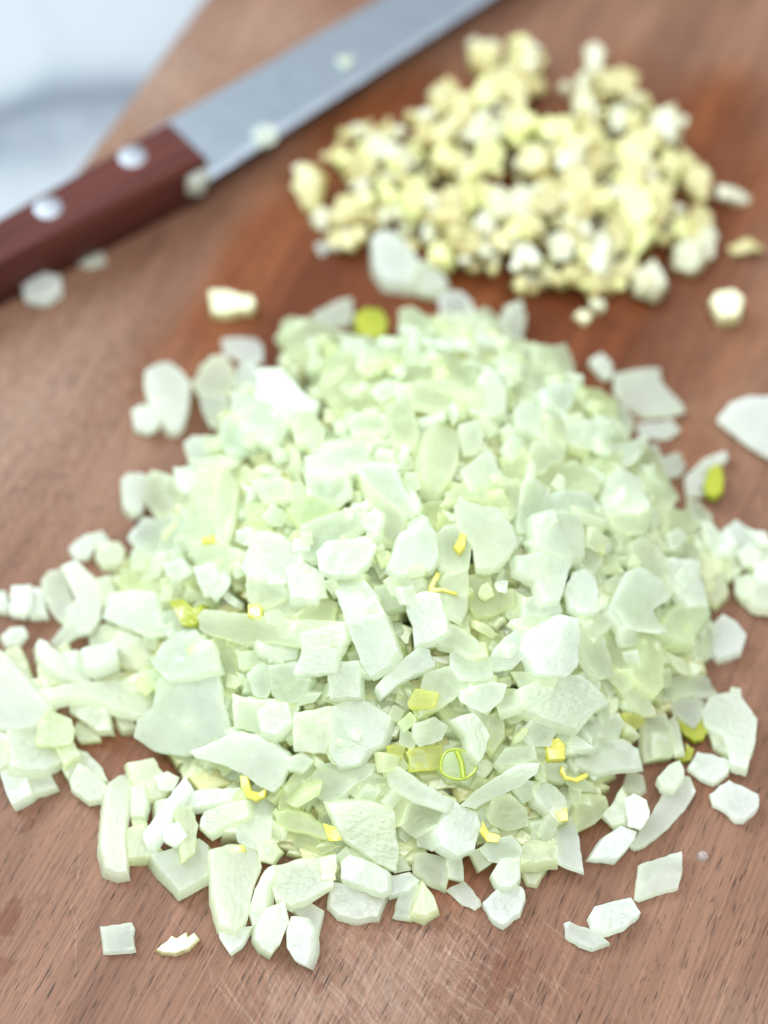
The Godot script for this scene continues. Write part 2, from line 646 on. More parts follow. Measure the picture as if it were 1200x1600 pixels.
	quad.call(corner.call(0, rim[0]), corner.call(1, rim[0]), corner.call(2, rim[0]), corner.call(3, rim[0]), 1, Vector3.UP)
	for k in rim.size() - 1:
		for i in 4:
			var j := (i + 1) % 4
			var mid: Vector2 = (outs[i] + outs[j]) * 0.5
			quad.call(corner.call(i, rim[k]), corner.call(j, rim[k]), corner.call(j, rim[k + 1]), corner.call(i, rim[k + 1]), 1 if k < 4 else 2 + i, Vector3(mid.x, 0.4, mid.y))
	st.generate_normals()
	put(st.commit(), m, "board_top", board)
	var foot := put(BoxMesh.new(), grain, "board_underside", board)
	foot.mesh.size = Vector3(hi.x - lo.x - 1.0, 1.9, hi.y - lo.y - 1.0) * MM
	foot.position = Vector3((lo.x + hi.x) * 0.5, -26.9, (lo.y + hi.y) * 0.5) * MM


func scratches_and_glare(base: Image, lo: Vector2, hi: Vector2) -> void:
	# pale fuzzy knife cuts across the grain, thickest on the near part of the board; a few dark soaked nicks, worn patches and painted glare
	var r := RandomNumberGenerator.new()
	r.seed = 55
	var size := float(base.get_width())
	var spots := [[39.5, 84.7, 12, 9, 420, 0.5], [29.4, 93.1, 10, 7, 220, 0.6], [44.9, 76, 9, 6, 160, 0.3], [79.2, 69.9, 14, 9, 50, 0.9], [-16.9, 81.4, 16, 12, 40, 1], [52.3, -32.6, 20, 16, 90, 0.9], [-70.6, 8, 20, 25, 60, 1.2], [34.2, 83.4, 6, 14, 60, 1.6]]
	for s in spots:
		for k in int(s[4]):
			var p := Vector2(s[0] + r.randfn(0.0, s[2]), s[1] + r.randfn(0.0, s[3]))
			var turn := r.randfn(s[5], 0.16)
			var length := r.randf_range(2.0, 13.0)
			var bow := r.randf_range(-0.03, 0.03)
			var strong := r.randf_range(0.06, 0.30)
			var n := int(length / 0.22)
			for j in n:
				turn += bow * 0.1
				p += Vector2.from_angle(turn) * 0.22
				var q := Vector2(inverse_lerp(lo.x, hi.x, p.x), inverse_lerp(lo.y, hi.y, p.y)) * size
				if q.x < 1 or q.y < 1 or q.x >= size - 1 or q.y >= size - 1:
					continue
				var c := base.get_pixel(int(q.x), int(q.y))
				base.set_pixel(int(q.x), int(q.y), c.lerp(lin(0.62, 0.45, 0.36), strong * sin(PI * (j + 0.5) / n)))
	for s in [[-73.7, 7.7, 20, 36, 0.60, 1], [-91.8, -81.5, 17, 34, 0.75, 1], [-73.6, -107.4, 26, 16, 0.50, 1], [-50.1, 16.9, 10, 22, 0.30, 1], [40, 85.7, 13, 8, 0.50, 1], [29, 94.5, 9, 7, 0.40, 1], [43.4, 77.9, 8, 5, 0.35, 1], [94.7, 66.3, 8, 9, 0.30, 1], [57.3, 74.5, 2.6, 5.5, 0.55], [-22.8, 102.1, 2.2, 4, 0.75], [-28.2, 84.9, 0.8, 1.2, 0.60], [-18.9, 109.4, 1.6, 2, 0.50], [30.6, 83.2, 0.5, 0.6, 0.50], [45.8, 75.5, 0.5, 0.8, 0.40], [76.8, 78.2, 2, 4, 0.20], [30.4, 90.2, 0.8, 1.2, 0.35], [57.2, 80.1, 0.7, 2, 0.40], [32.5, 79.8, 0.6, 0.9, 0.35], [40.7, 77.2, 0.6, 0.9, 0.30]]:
		# a ragged spot; far-left pale ones paint in glare: centre, half length across and along the grain, strength
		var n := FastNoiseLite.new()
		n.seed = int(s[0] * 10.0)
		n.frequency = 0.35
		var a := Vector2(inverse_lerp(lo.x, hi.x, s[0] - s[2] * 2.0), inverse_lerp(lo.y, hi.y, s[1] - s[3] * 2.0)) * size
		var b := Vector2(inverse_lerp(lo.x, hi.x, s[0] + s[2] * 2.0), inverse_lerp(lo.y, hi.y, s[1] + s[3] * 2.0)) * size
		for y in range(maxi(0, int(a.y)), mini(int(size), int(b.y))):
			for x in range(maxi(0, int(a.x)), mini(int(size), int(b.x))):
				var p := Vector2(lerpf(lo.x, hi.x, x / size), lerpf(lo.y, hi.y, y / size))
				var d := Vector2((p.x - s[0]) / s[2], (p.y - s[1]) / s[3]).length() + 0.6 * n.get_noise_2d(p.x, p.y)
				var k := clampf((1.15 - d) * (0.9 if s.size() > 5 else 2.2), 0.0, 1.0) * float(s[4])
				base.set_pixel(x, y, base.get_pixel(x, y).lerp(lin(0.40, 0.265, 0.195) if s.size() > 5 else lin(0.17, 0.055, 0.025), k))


func build_knife() -> void:
	# lies on its side: x runs from the butt towards the tip, z across, the handle's top face at y = 0
	var k := Node3D.new()
	k.name = "kitchen_knife"
	add_child(k)
	k.transform = Transform3D(Basis(Vector3.UP, deg_to_rad(37.76)), Vector3(-40.6, 12.5, -84.7) * MM)
	tag(k, "kitchen knife with a dark red wooden handle and grey steel blade lying on the board", "knife")
	var t: float = 12.4
	var handle := put(slab(outline_of([-0.2, -6.6, 0.2, 6.6, -102, 3.9, -107, 1.8, -108, 0, -107, -1.3, -102, -3.5]), t, 0.0, 0.0, Color.WHITE, Color.WHITE, Color.WHITE, 0.9, 4.0, 0.0, 0.0), mats["rosewood"], "handle", k)
	for p in [[-11.8, -2.5], [-33.1, -1.3], [-54.4, -0.2]]:
		var c := SphereMesh.new()
		c.is_hemisphere = true
		c.radius = 2.95 * MM
		c.height = 0.55 * MM
		c.radial_segments = 32
		var rv := put(c, mats["rivet"], "rivet", handle)
		rv.position = Vector3(p[0], -0.05, p[1]) * MM
	# the blade: a long wedge, thick at the spine (far side), ground to the edge (near side)
	var st := SurfaceTool.new()
	st.begin(Mesh.PRIMITIVE_TRIANGLES)
	var rows := []
	var spine: float = -10.6
	var edge: float = 7.6
	for i in 41:
		var u := i / 40.0
		var x := lerpf(-3, 165, u)
		var tip := pow(clampf((u - 0.72) / 0.28, 0.0, 1.0), 2.0)
		var near := edge - 0.073 * x
		var far := spine - 0.031 * x
		var z0 := lerpf(far, near, tip * 0.4)
		var z1 := lerpf(near, z0 + 0.3, tip)
		var g := lerpf(z1, z0, 0.10)
		var half := lerpf(1.0, 0.6, u)
		rows.append([Vector3(x, half, z0), Vector3(x, half * 0.55, g), Vector3(x, 0.05, z1), Vector3(x, -half * 0.55, g), Vector3(x, -half, z0)])
	for i in 40:
		for j in 5:
			var a: Vector3 = rows[i][j]
			var b: Vector3 = rows[i + 1][j]
			var c: Vector3 = rows[i + 1][(j + 1) % 5]
			var d: Vector3 = rows[i][(j + 1) % 5]
			var away: Vector3 = [Vector3(0, 1, 0), Vector3(0, 1, 0.6), Vector3(0, -1, 0.6), Vector3(0, -1, 0), Vector3(0, 0, -1)][j]
			tri(st, j + 1, a, b, c, away, Color.WHITE, Color.WHITE, Color.WHITE)
			tri(st, j + 1, a, c, d, away, Color.WHITE, Color.WHITE, Color.WHITE)
	for j in 3:
		tri(st, 9, rows[0][0], rows[0][j + 1], rows[0][j + 2], Vector3.LEFT, Color.WHITE, Color.WHITE, Color.WHITE)
	st.generate_normals()
	var blade := put(st.commit(), mats["steel"], "blade", k)
	blade.position = Vector3(0, -6.2, 0) * MM


# ---------------------------------------------------------------- garlic

func build_garlic() -> void:
	var spots := [[-15.8, 4.9, -77.7, 6.2, 8.7, "large pale yellow garlic lump on the knife-side end of the garlic heap, middle", "q"],
		[-8.8, 3.1, -88.4, 3.8, 5.1, "small pale yellow garlic bit on the knife-side end of the garlic heap, middle", "q"],
		[-4.5, 3.3, -96, 4.4, 3.7, "small whitish garlic bit on the knife-side end of the garlic heap, upper part", "k"],
		[1.1, 5.2, -93.4, 3.5, 5.2, "small pale yellow garlic bit on the knife-side end of the garlic heap, upper part", "q"],
		[-1.1, 6, -88.6, 5, 5.2, "whitish garlic bit on the knife-side end of the garlic heap, middle", "k"],
		[-4.4, 5.4, -84.1, 5.6, 6.6, "pale yellow garlic bit on the knife-side end of the garlic heap, middle", "q"],
		[0.1, 5.4, -78.4, 3.5, 4.4, "small deep yellow garlic bit on the knife-side end of the garlic heap, middle", "Y"],
		[4.8, 7.7, -84.1, 4.4, 5.9, "whitish garlic bit in the garlic heap's half facing the knife, middle", "k"],
		[7.2, 8.5, -72.8, 4.9, 8, "deep yellow garlic bit in the garlic heap's half facing the knife, lower part", "Y"],
		[3.6, 5.4, -72.9, 2.7, 7.2, "small whitish garlic sliver in the garlic heap's half facing the knife, lower part", "k"],
		[-8.2, 4.9, -72.7, 6.1, 8.7, "large pale yellow garlic lump on the knife-side end of the garlic heap, lower part", "q"],
		[-6.8, 2.7, -67.5, 3.2, 8.6, "pale yellow garlic sliver on the knife-side end of the garlic heap, lower part", "q"],
		[-12.8, 2.6, -71.4, 3.1, 4.3, "small whitish garlic bit on the knife-side end of the garlic heap, lower part", "k"],
		[-4.4, 3.4, -79.1, 3.2, 5.8, "small whitish garlic bit on the knife-side end of the garlic heap, middle", "k"],
		[0.7, 4.1, -71.3, 3.7, 2.9, "small whitish garlic bit below left of a whitish one, lower part of the heap", "k"],
		[8.3, 9, -92.6, 6.3, 7.4, "pale yellow garlic bit in the garlic heap's half facing the knife, upper part", "q"],
		[13.5, 8.9, -101.2, 7, 9, "large pale yellow garlic lump in the garlic heap's half facing the knife, upper part", "q"],
		[16.8, 9.4, -94.7, 5.1, 7.5, "pale yellow garlic bit above left of a whitish one, upper part of the heap", "q"],
		[11.6, 10, -88.8, 6.3, 5.9, "pale yellow garlic bit below right of a pale yellow one, upper part of the heap", "q"],
		[21.8, 5.8, -116.9, 7.1, 10.7, "large pale yellow garlic lump in the centre of the garlic heap, top", "q"],
		[25.7, 8.1, -106.7, 5.8, 10.6, "large pale yellow garlic lump above left of a pale yellow one, top of the heap", "q"],
		[21.3, 8.6, -101.4, 5.1, 7.5, "deep yellow garlic bit in the centre of the garlic heap, upper part", "Y"],
		[22.5, 10.6, -91.2, 5.1, 8.2, "whitish garlic bit in the centre of the garlic heap, upper part", "k"],
		[19.1, 10.9, -86.9, 6.3, 5.2, "whitish garlic bit in the garlic heap's half facing the knife, upper part", "k"],
		[27.5, 10.7, -89.4, 4.4, 8.9, "deep yellow garlic sliver in the centre of the garlic heap, upper part", "Y"],
		[22.1, 13, -79.1, 6.9, 7.4, "large deep yellow garlic lump in the centre of the garlic heap, middle", "Y"],
		[17.1, 11.7, -77, 6.2, 5.9, "pale yellow garlic bit in the garlic heap's half facing the knife, middle", "q"],
		[12.3, 9.1, -82.8, 3.8, 5.9, "small deep yellow garlic bit in the garlic heap's half facing the knife, middle", "Y"],
		[13.8, 10.1, -68.5, 5.5, 8, "pale yellow garlic bit in the garlic heap's half facing the knife, lower part", "q"],
		[13, 8.8, -65.4, 6.7, 5, "pale yellow garlic bit below a pale yellow one, lower part of the heap", "q"],
		[18.4, 9.9, -71.5, 3.7, 7.3, "deep yellow garlic bit above right of a pale yellow one, lower part of the heap", "Y"],
		[24.8, 11.1, -69.3, 4.7, 8.7, "whitish garlic bit in the centre of the garlic heap, lower part", "k"],
		[20.7, 9.8, -64, 4.9, 5.8, "whitish garlic bit above left of a pale yellow one, lower part of the heap", "k"],
		[16.9, 8.1, -60.6, 6.7, 5, "pale yellow garlic bit below left of a whitish one, lower part of the heap", "q"],
		[10.9, 6, -59.8, 4.8, 6.4, "deep yellow garlic bit in the garlic heap's half facing the knife, foot", "Y"],
		[24.3, 8.7, -61.2, 4.3, 5.7, "pale yellow garlic bit in the centre of the garlic heap, lower part", "q"],
		[8.9, 5.8, -65.8, 3.1, 5.7, "small whitish garlic bit in the garlic heap's half facing the knife, lower part", "k"],
		[28.4, 4, -118.1, 3.9, 6.1, "small pale yellow garlic bit in the centre of the garlic heap, top", "q"],
		[30.6, 5.2, -117.6, 5.8, 6.1, "whitish garlic bit in the centre of the garlic heap, top", "k"],
		[31.2, 7, -111.4, 5.8, 6.1, "pale yellow garlic bit in the centre of the garlic heap, top", "q"],
		[28, 8.9, -100, 4.5, 12, "large pale yellow garlic sliver in the centre of the garlic heap, upper part", "q"],
		[29.3, 11.4, -90.8, 5.7, 7.4, "deep yellow garlic bit above right of a deep yellow one, upper part of the heap", "Y"],
		[36.2, 12.2, -88.1, 8.2, 6.7, "large deep yellow garlic lump in the centre of the garlic heap, upper part", "Y"],
		[39.2, 12.2, -84, 6.3, 6.7, "pale yellow garlic bit in the garlic heap's half away from the knife, middle", "q"],
		[43, 10.1, -88.4, 4.4, 8.9, "pale yellow garlic sliver in the garlic heap's half away from the knife, upper part", "q"],
		[45.4, 4.1, -115.7, 3.9, 7.6, "whitish garlic bit in the garlic heap's half away from the knife, top", "k"],
		[50.3, 6.2, -107.8, 9, 5.3, "pale yellow garlic sliver in the garlic heap's half away from the knife, top", "q"],
		[54.9, 5.7, -101.8, 5.7, 3.7, "small pale yellow garlic sliver in the garlic heap's half away from the knife, upper part", "q"],
		[42.2, 7, -103.2, 3.2, 9, "whitish garlic sliver in the garlic heap's half away from the knife, upper part", "k"],
		[43.1, 8.9, -96.9, 4.5, 6, "whitish garlic bit in the garlic heap's half away from the knife, upper part", "k"],
		[48.9, 7.8, -94.9, 3.5, 6.7, "small whitish garlic bit in the garlic heap's half away from the knife, upper part", "k"],
		[52.9, 8.9, -87.7, 9.4, 5.2, "pale yellow garlic sliver above right of a deep yellow one, upper part of the heap", "q"],
		[58.3, 7.4, -93.5, 5.7, 8.2, "whitish garlic bit at the garlic heap's outer end away from the knife, upper part", "k"],
		[50.7, 9.1, -83.3, 6.3, 4.4, "deep yellow garlic bit in the garlic heap's half away from the knife, middle", "Y"],
		[54.4, 9.1, -79.3, 5.6, 6.6, "whitish garlic bit in the garlic heap's half away from the knife, middle", "k"],
		[59.4, 6.3, -82.4, 3.7, 7.3, "deep yellow garlic bit at the garlic heap's outer end away from the knife, middle", "Y"],
		[63.3, 5, -85.9, 3.7, 6.6, "pale yellow garlic bit at the garlic heap's outer end away from the knife, middle", "q"],
		[65.5, 5.3, -79.7, 5.6, 6.6, "pale yellow garlic bit below right of a pale yellow one, middle of the heap", "q"],
		[73.3, 2.3, -78.4, 8, 2.6, "small whitish garlic sliver at the garlic heap's outer end away from the knife, lower part", "k"],
		[30.4, 13.2, -78.2, 6.9, 6.6, "pale yellow garlic bit in the centre of the garlic heap, middle", "q"],
		[37.5, 12.4, -77.3, 7.5, 5.9, "whitish garlic bit in the centre of the garlic heap, middle", "k"],
		[39.4, 12.6, -73, 6.8, 6.6, "pale yellow garlic bit below right of a whitish one, middle of the heap", "q"],
		[34.1, 12.1, -71.2, 5.6, 5.8, "pale yellow garlic bit above right of a pale yellow one, middle of the heap", "q"],
		[28.5, 11.3, -67.8, 4.9, 7.2, "whitish garlic bit right of a whitish one, lower part of the heap", "k"],
		[32.7, 11.7, -67.5, 5.5, 5.8, "pale yellow garlic bit below left of a pale yellow one, lower part of the heap", "q"],
		[29.6, 10.9, -63, 6.1, 5.8, "pale yellow garlic bit below a whitish one, lower part of the heap", "q"],
		[38, 9.8, -68.1, 3.7, 7.2, "pale yellow garlic bit in the garlic heap's half away from the knife, lower part", "q"],
		[40.5, 11, -68, 5.5, 6.5, "pale yellow garlic bit right of a pale yellow one, lower part of the heap", "q"],
		[40, 10.1, -63.7, 5.5, 6.5, "whitish garlic bit in the garlic heap's half away from the knife, lower part", "k"],
		[50.8, 9.9, -76.7, 5.6, 6.6, "pale yellow garlic bit left of a whitish one, middle of the heap", "q"],
		[45, 11.2, -69.1, 6.8, 6.5, "another pale yellow garlic bit right of a pale yellow one, lower part of the heap", "q"],
		[50.2, 10.5, -68, 7.4, 10.1, "large deep yellow garlic lump in the garlic heap's half away from the knife, lower part", "Y"],
		[55.7, 8.8, -70.7, 6.8, 8.7, "large pale yellow garlic lump in the garlic heap's half away from the knife, lower part", "q"],
		[53.6, 8.1, -64.9, 6.7, 7.2, "large deep yellow garlic lump below a pale yellow one, lower part of the heap", "Y"],
		[47.1, 7.3, -63.4, 4.3, 8.6, "pale yellow garlic sliver in the garlic heap's half away from the knife, lower part", "q"],
		[42.9, 7.6, -58.6, 5.5, 8.6, "whitish garlic bit in the garlic heap's half away from the knife, foot", "k"],
		[38.7, 8.4, -60.1, 4.9, 5.7, "pale yellow garlic bit above right of a whitish one, lower part of the heap", "q"],
		[36, 8.1, -58.7, 4.9, 5.7, "whitish garlic bit in the centre of the garlic heap, foot", "k"],
		[38.7, 5.3, -55.5, 4.2, 5.7, "pale yellow garlic bit in the garlic heap's half away from the knife, foot", "q"],
		[44.2, 4.4, -54.1, 5.4, 7.1, "pale yellow garlic bit below left of a pale yellow one, foot of the heap", "q"],
		[49.3, 3.3, -57.7, 3.6, 4.3, "small pale yellow garlic bit in the garlic heap's half away from the knife, foot", "q"],
		[54.2, 4.4, -54.6, 5.4, 7.8, "whitish garlic bit right of a pale yellow one, foot of the heap", "k"],
		[28.6, 8.4, -56.7, 5.8, 5.7, "whitish garlic bit above a whitish one, foot of the heap", "k"],
		[62, 4, -66.9, 4.9, 6.5, "deep yellow garlic bit at the garlic heap's outer end away from the knife, lower part", "Y"],
		[65.7, 4.4, -69.4, 5.5, 7.9, "pale yellow garlic bit at the garlic heap's outer end away from the knife, lower part", "q"],
		[66.2, 3.9, -63.5, 4.9, 7.1, "whitish garlic bit at the garlic heap's outer end away from the knife, foot", "k"],
		[61.4, 4.6, -59.5, 6, 5.7, "whitish garlic bit below left of a whitish one, foot of the heap", "k"],
		[73.6, 2.7, -62.9, 6.1, 3.1, "small pale yellow garlic sliver at the garlic heap's outer end away from the knife, foot", "q"],
		[33.6, 4, -55.4, 2.6, 2.8, "small whitish garlic bit in the centre of the garlic heap, foot", "k"],
		[29.7, 3.3, -55, 2.2, 2.1, "small whitish garlic bit left of a whitish one, foot of the heap", "k"],
		[45.1, 11.2, -80.2, 5.6, 5.9, "pale yellow garlic bit left of a deep yellow one, middle of the heap", "q"]]
	# place (mm), size across and along, tint, how high it sits
	for s in spots:
		var c := tints(s[6])
		var mesh := slab(random_outline(s[3] * 1.08, s[4] * 1.08, rng.randi_range(4, 6)), minf(s[3], s[4]) * rng.randf_range(0.5, 0.8), rng.randf_range(-0.05, 0.12), rng.randf_range(0.0, PI), c[0], c[1], c[2], 0.25, 1.3, 0.2, 0.6, rng.randf_range(-0.2, 0.3), 0.12)
		var o := put(mesh, mats["garlic"], "garlic_bit")
		o.transform = Transform3D(facing(Vector3(rng.randf_range(-0.7, 0.7), 1.0, rng.randf_range(-0.3, 0.9))), Vector3(s[0], s[1], s[2]) * MM)
		tag(o, s[5], "garlic", "minced garlic bits")
	# crumbs underneath, too many and too hidden to tell apart
	var st := SurfaceTool.new()
	st.begin(Mesh.PRIMITIVE_TRIANGLES)
	var count := spots.size()
	for i in 520:
		var s: Array = spots[rng.randi_range(0, count - 1)]
		if s[0] > 60.0 or s[0] < -12.0 and i % 3 > 0:
			continue
		var w := rng.randf_range(1.4, 4.2)
		var c := tints(["q", "Y", "k", "q"][i % 4])
		var mesh := slab(random_outline(w, w * rng.randf_range(0.7, 1.2), 5), w * 0.6, 0.0, 0.0, c[0], c[1], c[2], 0.18, 1.5, 0.15, 0.3, rng.randf_range(-0.2, 0.2), 0.1)
		st.append_from(mesh, 0, Transform3D(facing(Vector3(rng.randf_range(-0.5, 0.5), 1.0, rng.randf_range(-0.5, 0.5))), Vector3(s[0] + rng.randfn(0.0, 2.4), w * 0.6 + 0.2 + rng.randf() * maxf(0.5, s[1] - w * 0.3), s[2] + rng.randfn(0.0, 2.4)) * MM))
	tag(put(st.commit(), mats["garlic"], "garlic_crumbs"), "fine garlic crumbs filling the gaps under the minced garlic", "garlic", "", "stuff")


# ---------------------------------------------------------------- onion

func heap_height(x: float, z: float) -> float:
	var d := Vector2((x - 6.0) / 57.0, (z - 14.0) / 64.0).length_squared()
	return 26.0 * maxf(0.0, 1.0 - d)


func build_onion() -> void:
	bit("onion_piece", "w", 1.2, 0.020, false, Vector3(-27.9, 1.5, -38.4), Vector3(-0.031, 1.000, -0.003), -2.71, [5, 0.1, 3.9, 1.4, -1.2, 3.4, -3.3, 2, -4.7, -1.3, -2.4, -2.5, 2.7, -2.7], "bluish see-through onion slab lying alone beyond the heap on dark wet wood")
	bit("onion_piece", "w", 4, 0.020, false, Vector3(-42, 4.8, -25.5), Vector3(0.082, 0.996, 0.041), 1.37, [-5.7, 3.5, -7.9, 0.6, -7.8, -1.5, -4.2, -3.6, -1.4, -4.7, 3.1, -3.7, 6.8, -2.3, 8.7, -0.7, 8.1, 1.2, 5.4, 2.3, 2.5, 4.2, -1.9, 4.3], "white hooded onion chunk with a yellow spot, standing on bare wood beyond the heap")
	bit("onion_piece", "w", 3, 0.020, false, Vector3(-46.2, 3.3, -19.9), Vector3(-0.001, 0.997, 0.078), 0.71, [-3.2, 0.5, -2.4, -1.8, 0.6, -2.8, 3.1, -0.6, 2.3, 2, -0.4, 2.8], "small white onion cube leaning on the hooded chunk with the yellow spot")
	bit("onion_piece", "m", 3, 0.020, false, Vector3(-33.3, 4.8, -28.5), Vector3(-0.258, 0.957, 0.131), 1.23, [-0.6, 4.5, -3.7, 1.8, -4.8, -1.1, -3.9, -3.6, -0.8, -4.3, 3.3, -2.7, 4.8, -0.1, 3.3, 4], "pale green onion chunk just right of the hooded chunk")
	bit("onion_piece", "w", 2, 0.020, false, Vector3(-32.5, 7.6, -18.9), Vector3(-0.328, 0.943, -0.050), 1.08, [-5, 1.1, -1.4, -3, 2.6, -2.1, 4.5, 0.6, 2.2, 2.5, -1.5, 2.2], "white onion flake below right of the hooded chunk")
	bit("onion_piece", "w", 2.8, 0.020, false, Vector3(-26.3, 9.7, -24.7), Vector3(-0.417, 0.909, -0.018), 1.15, [-2.1, 2.9, -4.1, 0.5, -3.4, -2.3, -0.2, -2.3, 3.4, -2.4, 4.5, 0.4, 1, 2.6], "white onion chunk right of the hooded chunk")
	bit("onion_piece", "p", 2.8, 0.020, false, Vector3(-19, 18.8, -14.5), Vector3(-0.278, 0.958, 0.068), -2.36, [7.5, 0.7, 4.2, 3.6, 0.3, 3.1, -3.5, 2.1, -7.3, 2.4, -8.4, 0.6, -4.8, -1.9, -0.7, -3.4, 3.4, -4.1], "large bright white onion chunk below left of the round yellow bulb tip")
	bit("onion_piece", "p", 2.8, 0.020, false, Vector3(-23.4, 17, -10.1), Vector3(-0.240, 0.942, -0.233), 1.09, [-11.1, 0.8, -6.5, -2.6, 0.9, -4.9, 7, -3.1, 8.8, 1.7, 3.8, 4.3, -3.5, 3.8], "large bright white onion chunk right of the hooded chunk")
	bit("onion_piece", "w", 2.8, 0.020, false, Vector3(-27.2, 16.1, -6.7), Vector3(-0.308, 0.949, -0.063), 1.22, [-4.7, 2.1, -4.7, -2.1, 1.5, -3.6, 5.2, -1.3, 3.1, 3.1, 0, 3.5], "white onion chunk above right of the upright plank with a yellow foot")
	bit("onion_piece", "m", 2.8, 0.020, false, Vector3(-13.8, 24.2, -2.2), Vector3(-0.079, 0.995, -0.061), 1.36, [-1.1, 2.7, -4.6, 0.3, -3.7, -1.8, 1.2, -2.7, 4.1, -1.6, 2.6, 2.8], "pale green onion chunk above the lime diamond")
	bit("onion_piece", "w", 2.8, 0.020, false, Vector3(-34.1, 10.6, -7.4), Vector3(-0.236, 0.968, 0.088), -2.64, [4.2, -0.1, 3.2, 1.8, -1, 3.1, -3.7, 1.3, -3.8, -1.4, 1.2, -3.3], "white onion chunk above the upright plank with a yellow foot")
	bit("onion_piece", "w", 1.3, 0.020, false, Vector3(-9.7, 1.6, -47.2), Vector3(-0.019, 0.998, 0.054), 2.63, [4.3, 2.1, -2.2, 2.5, -4.5, 1.7, -3.1, -1.8, -0.5, -3.4, 4.1, -0.8], "see-through white onion flake behind the heap beside the round yellow bulb tip")
	bit("onion_heart_scrap", "v", 5, 0.020, false, Vector3(-2.4, 7, -40.3), Vector3(0.141, 0.968, -0.207), 1.60, [-1.8, 3.4, -4.4, 1.4, -4.6, -1.7, -1.5, -3.3, 3.3, -2.6, 5.1, 0.2, 2.9, 2.7], "round yellow-green onion heart tip at the back of the heap")
	bit("onion_piece", "m", 4, 0.020, false, Vector3(-14.3, 9.3, -34.6), Vector3(-0.338, 0.917, -0.211), 1.02, [-10.3, 1.4, -10.3, -0.6, -3.2, -4.3, 2.5, -5.5, 8.7, -2.2, 8.3, 1.6, 4.3, 4.9, -2.7, 4.8], "large pale green onion chunk left of the round yellow bulb tip")
	bit("onion_piece", "g", 5, 0.120, false, Vector3(-8.2, 19.5, -17.8), Vector3(-0.207, 0.962, -0.176), 1.57, [-6.6, 4.1, -6.7, -1.1, -3.5, -4.7, 3.7, -3.8, 8.7, 0, 6, 2.3, 0, 4.2], "rounded pale green onion piece with a yellow speck at the heap's far edge")
	bit("onion_piece", "w", 2.8, 0.020, false, Vector3(-5.6, 18, -25.5), Vector3(-0.096, 0.995, -0.033), 1.01, [-2.8, 0.9, -0.8, -2.3, 2.2, -1.3, 1.5, 2.3], "small white onion cube just below left of the round yellow bulb tip")
	bit("onion_piece", "m", 2.8, 0.020, false, Vector3(-2.8, 16.5, -26.7), Vector3(-0.182, 0.910, -0.372), -2.37, [9.9, 1.3, 2.2, 2.9, -5.8, 2.2, -8.2, -0.7, -3, -3.3, 3.4, -2.4], "large pale green onion wedge just below the round yellow bulb tip")
	bit("onion_piece", "m", 2.8, 0.020, false, Vector3(7.4, 13.9, -32.5), Vector3(-0.145, 0.945, -0.293), 1.08, [-9.9, 0, -9.5, -3, -4.9, -3.4, 1.9, -3.4, 8.7, -2.8, 9.7, -1.2, 3.6, 5, -2.7, 3.8], "large pale green onion chunk just above the wide arched slice")
	bit("onion_piece", "w", 3.5, 0.020, false, Vector3(14.4, 5.3, -44.6), Vector3(-0.241, 0.970, -0.042), 1.31, [-4.8, 2.7, -5.8, 0.2, -4.6, -2.3, -0.8, -3.6, 4.8, -2.3, 6.2, 1.2, 0.9, 3.5], "whitish rounded onion piece farthest back in the heap, tilted upward")
	bit("onion_piece", "m", 2.8, 0.020, false, Vector3(19.9, 6.8, -39.2), Vector3(0.197, 0.942, -0.270), 1.65, [-4.1, 2.7, -7.5, 0.1, -4.9, -2.8, 3.3, -2.8, 7.5, -0.5, 4.2, 3], "pale green onion chunk above the peaked white chunk")
	bit("onion_piece", "w", 2.8, 0.020, false, Vector3(26, 4.6, -43), Vector3(0.146, 0.942, 0.303), 1.76, [0.7, 2.5, -3, 1.8, -4.6, -0.6, -1.8, -2.1, 3.2, -2, 4.5, 0.4], "small white onion chunk above the peaked white chunk")
	bit("onion_piece", "m", 2.8, 0.050, false, Vector3(8.4, 23.3, -15.9), Vector3(-0.182, 0.935, -0.305), -2.65, [12, -2, 11.8, 3.1, 6.1, 6, -0.6, 6.8, -8, 4.8, -11.6, 0.2, -12.1, -5, -5.4, -5.5, 1.8, -5.1, 6.9, -6.3], "wide arched pale green onion slice with a dark gap in its top edge")
	bit("onion_piece", "p", 4, 0.020, false, Vector3(19.1, 25.6, -8.6), Vector3(0.029, 0.993, 0.112), 1.66, [3.8, 3.3, -2, 2.5, -6.2, 1.2, -5, -1, -1.2, -3.1, 3.1, -3.2, 4.9, 0.1], "bright white peaked onion chunk near the back of the heap")
	bit("onion_piece", "w", 2.8, 0.020, false, Vector3(3.4, 25.6, -8.9), Vector3(0.015, 0.993, 0.116), 1.66, [-1.8, 1.6, -2.3, -1.2, 1.5, -1.5, 2.7, 0.9], "tiny white onion cube just below left of the wide arched slice")
	bit("onion_piece", "m", 2.8, 0.020, false, Vector3(9.5, 25.7, -8.6), Vector3(0.032, 0.998, 0.060), -3.11, [5.2, 2, -0.9, 3.8, -4.7, 1.8, -4.5, -2.6, 0.1, -3.6, 4.4, -2.1], "pale green onion chunk just below the wide arched slice")
	bit("onion_piece", "m", 2.8, 0.020, false, Vector3(3.3, 27.5, -1.1), Vector3(-0.077, 0.973, -0.216), 1.51, [-4.7, 2.6, -6.4, -1.8, 0.7, -2.5, 6.1, -1.6, 5.5, 2], "pale green onion wedge just above left of the tall curved shell")
	bit("onion_piece", "m", 4, 0.100, false, Vector3(10.1, 29.7, 6), Vector3(0.193, 0.977, -0.090), 1.74, [-3.1, 3.1, -6.5, 1.6, -8.1, -0.7, -6.3, -2.6, -0.6, -3.1, 4.4, -2.6, 7.9, -1.1, 7.1, 1.5, 2.4, 3.2], "tall curved shell-like onion piece, white above and green below, mid heap")
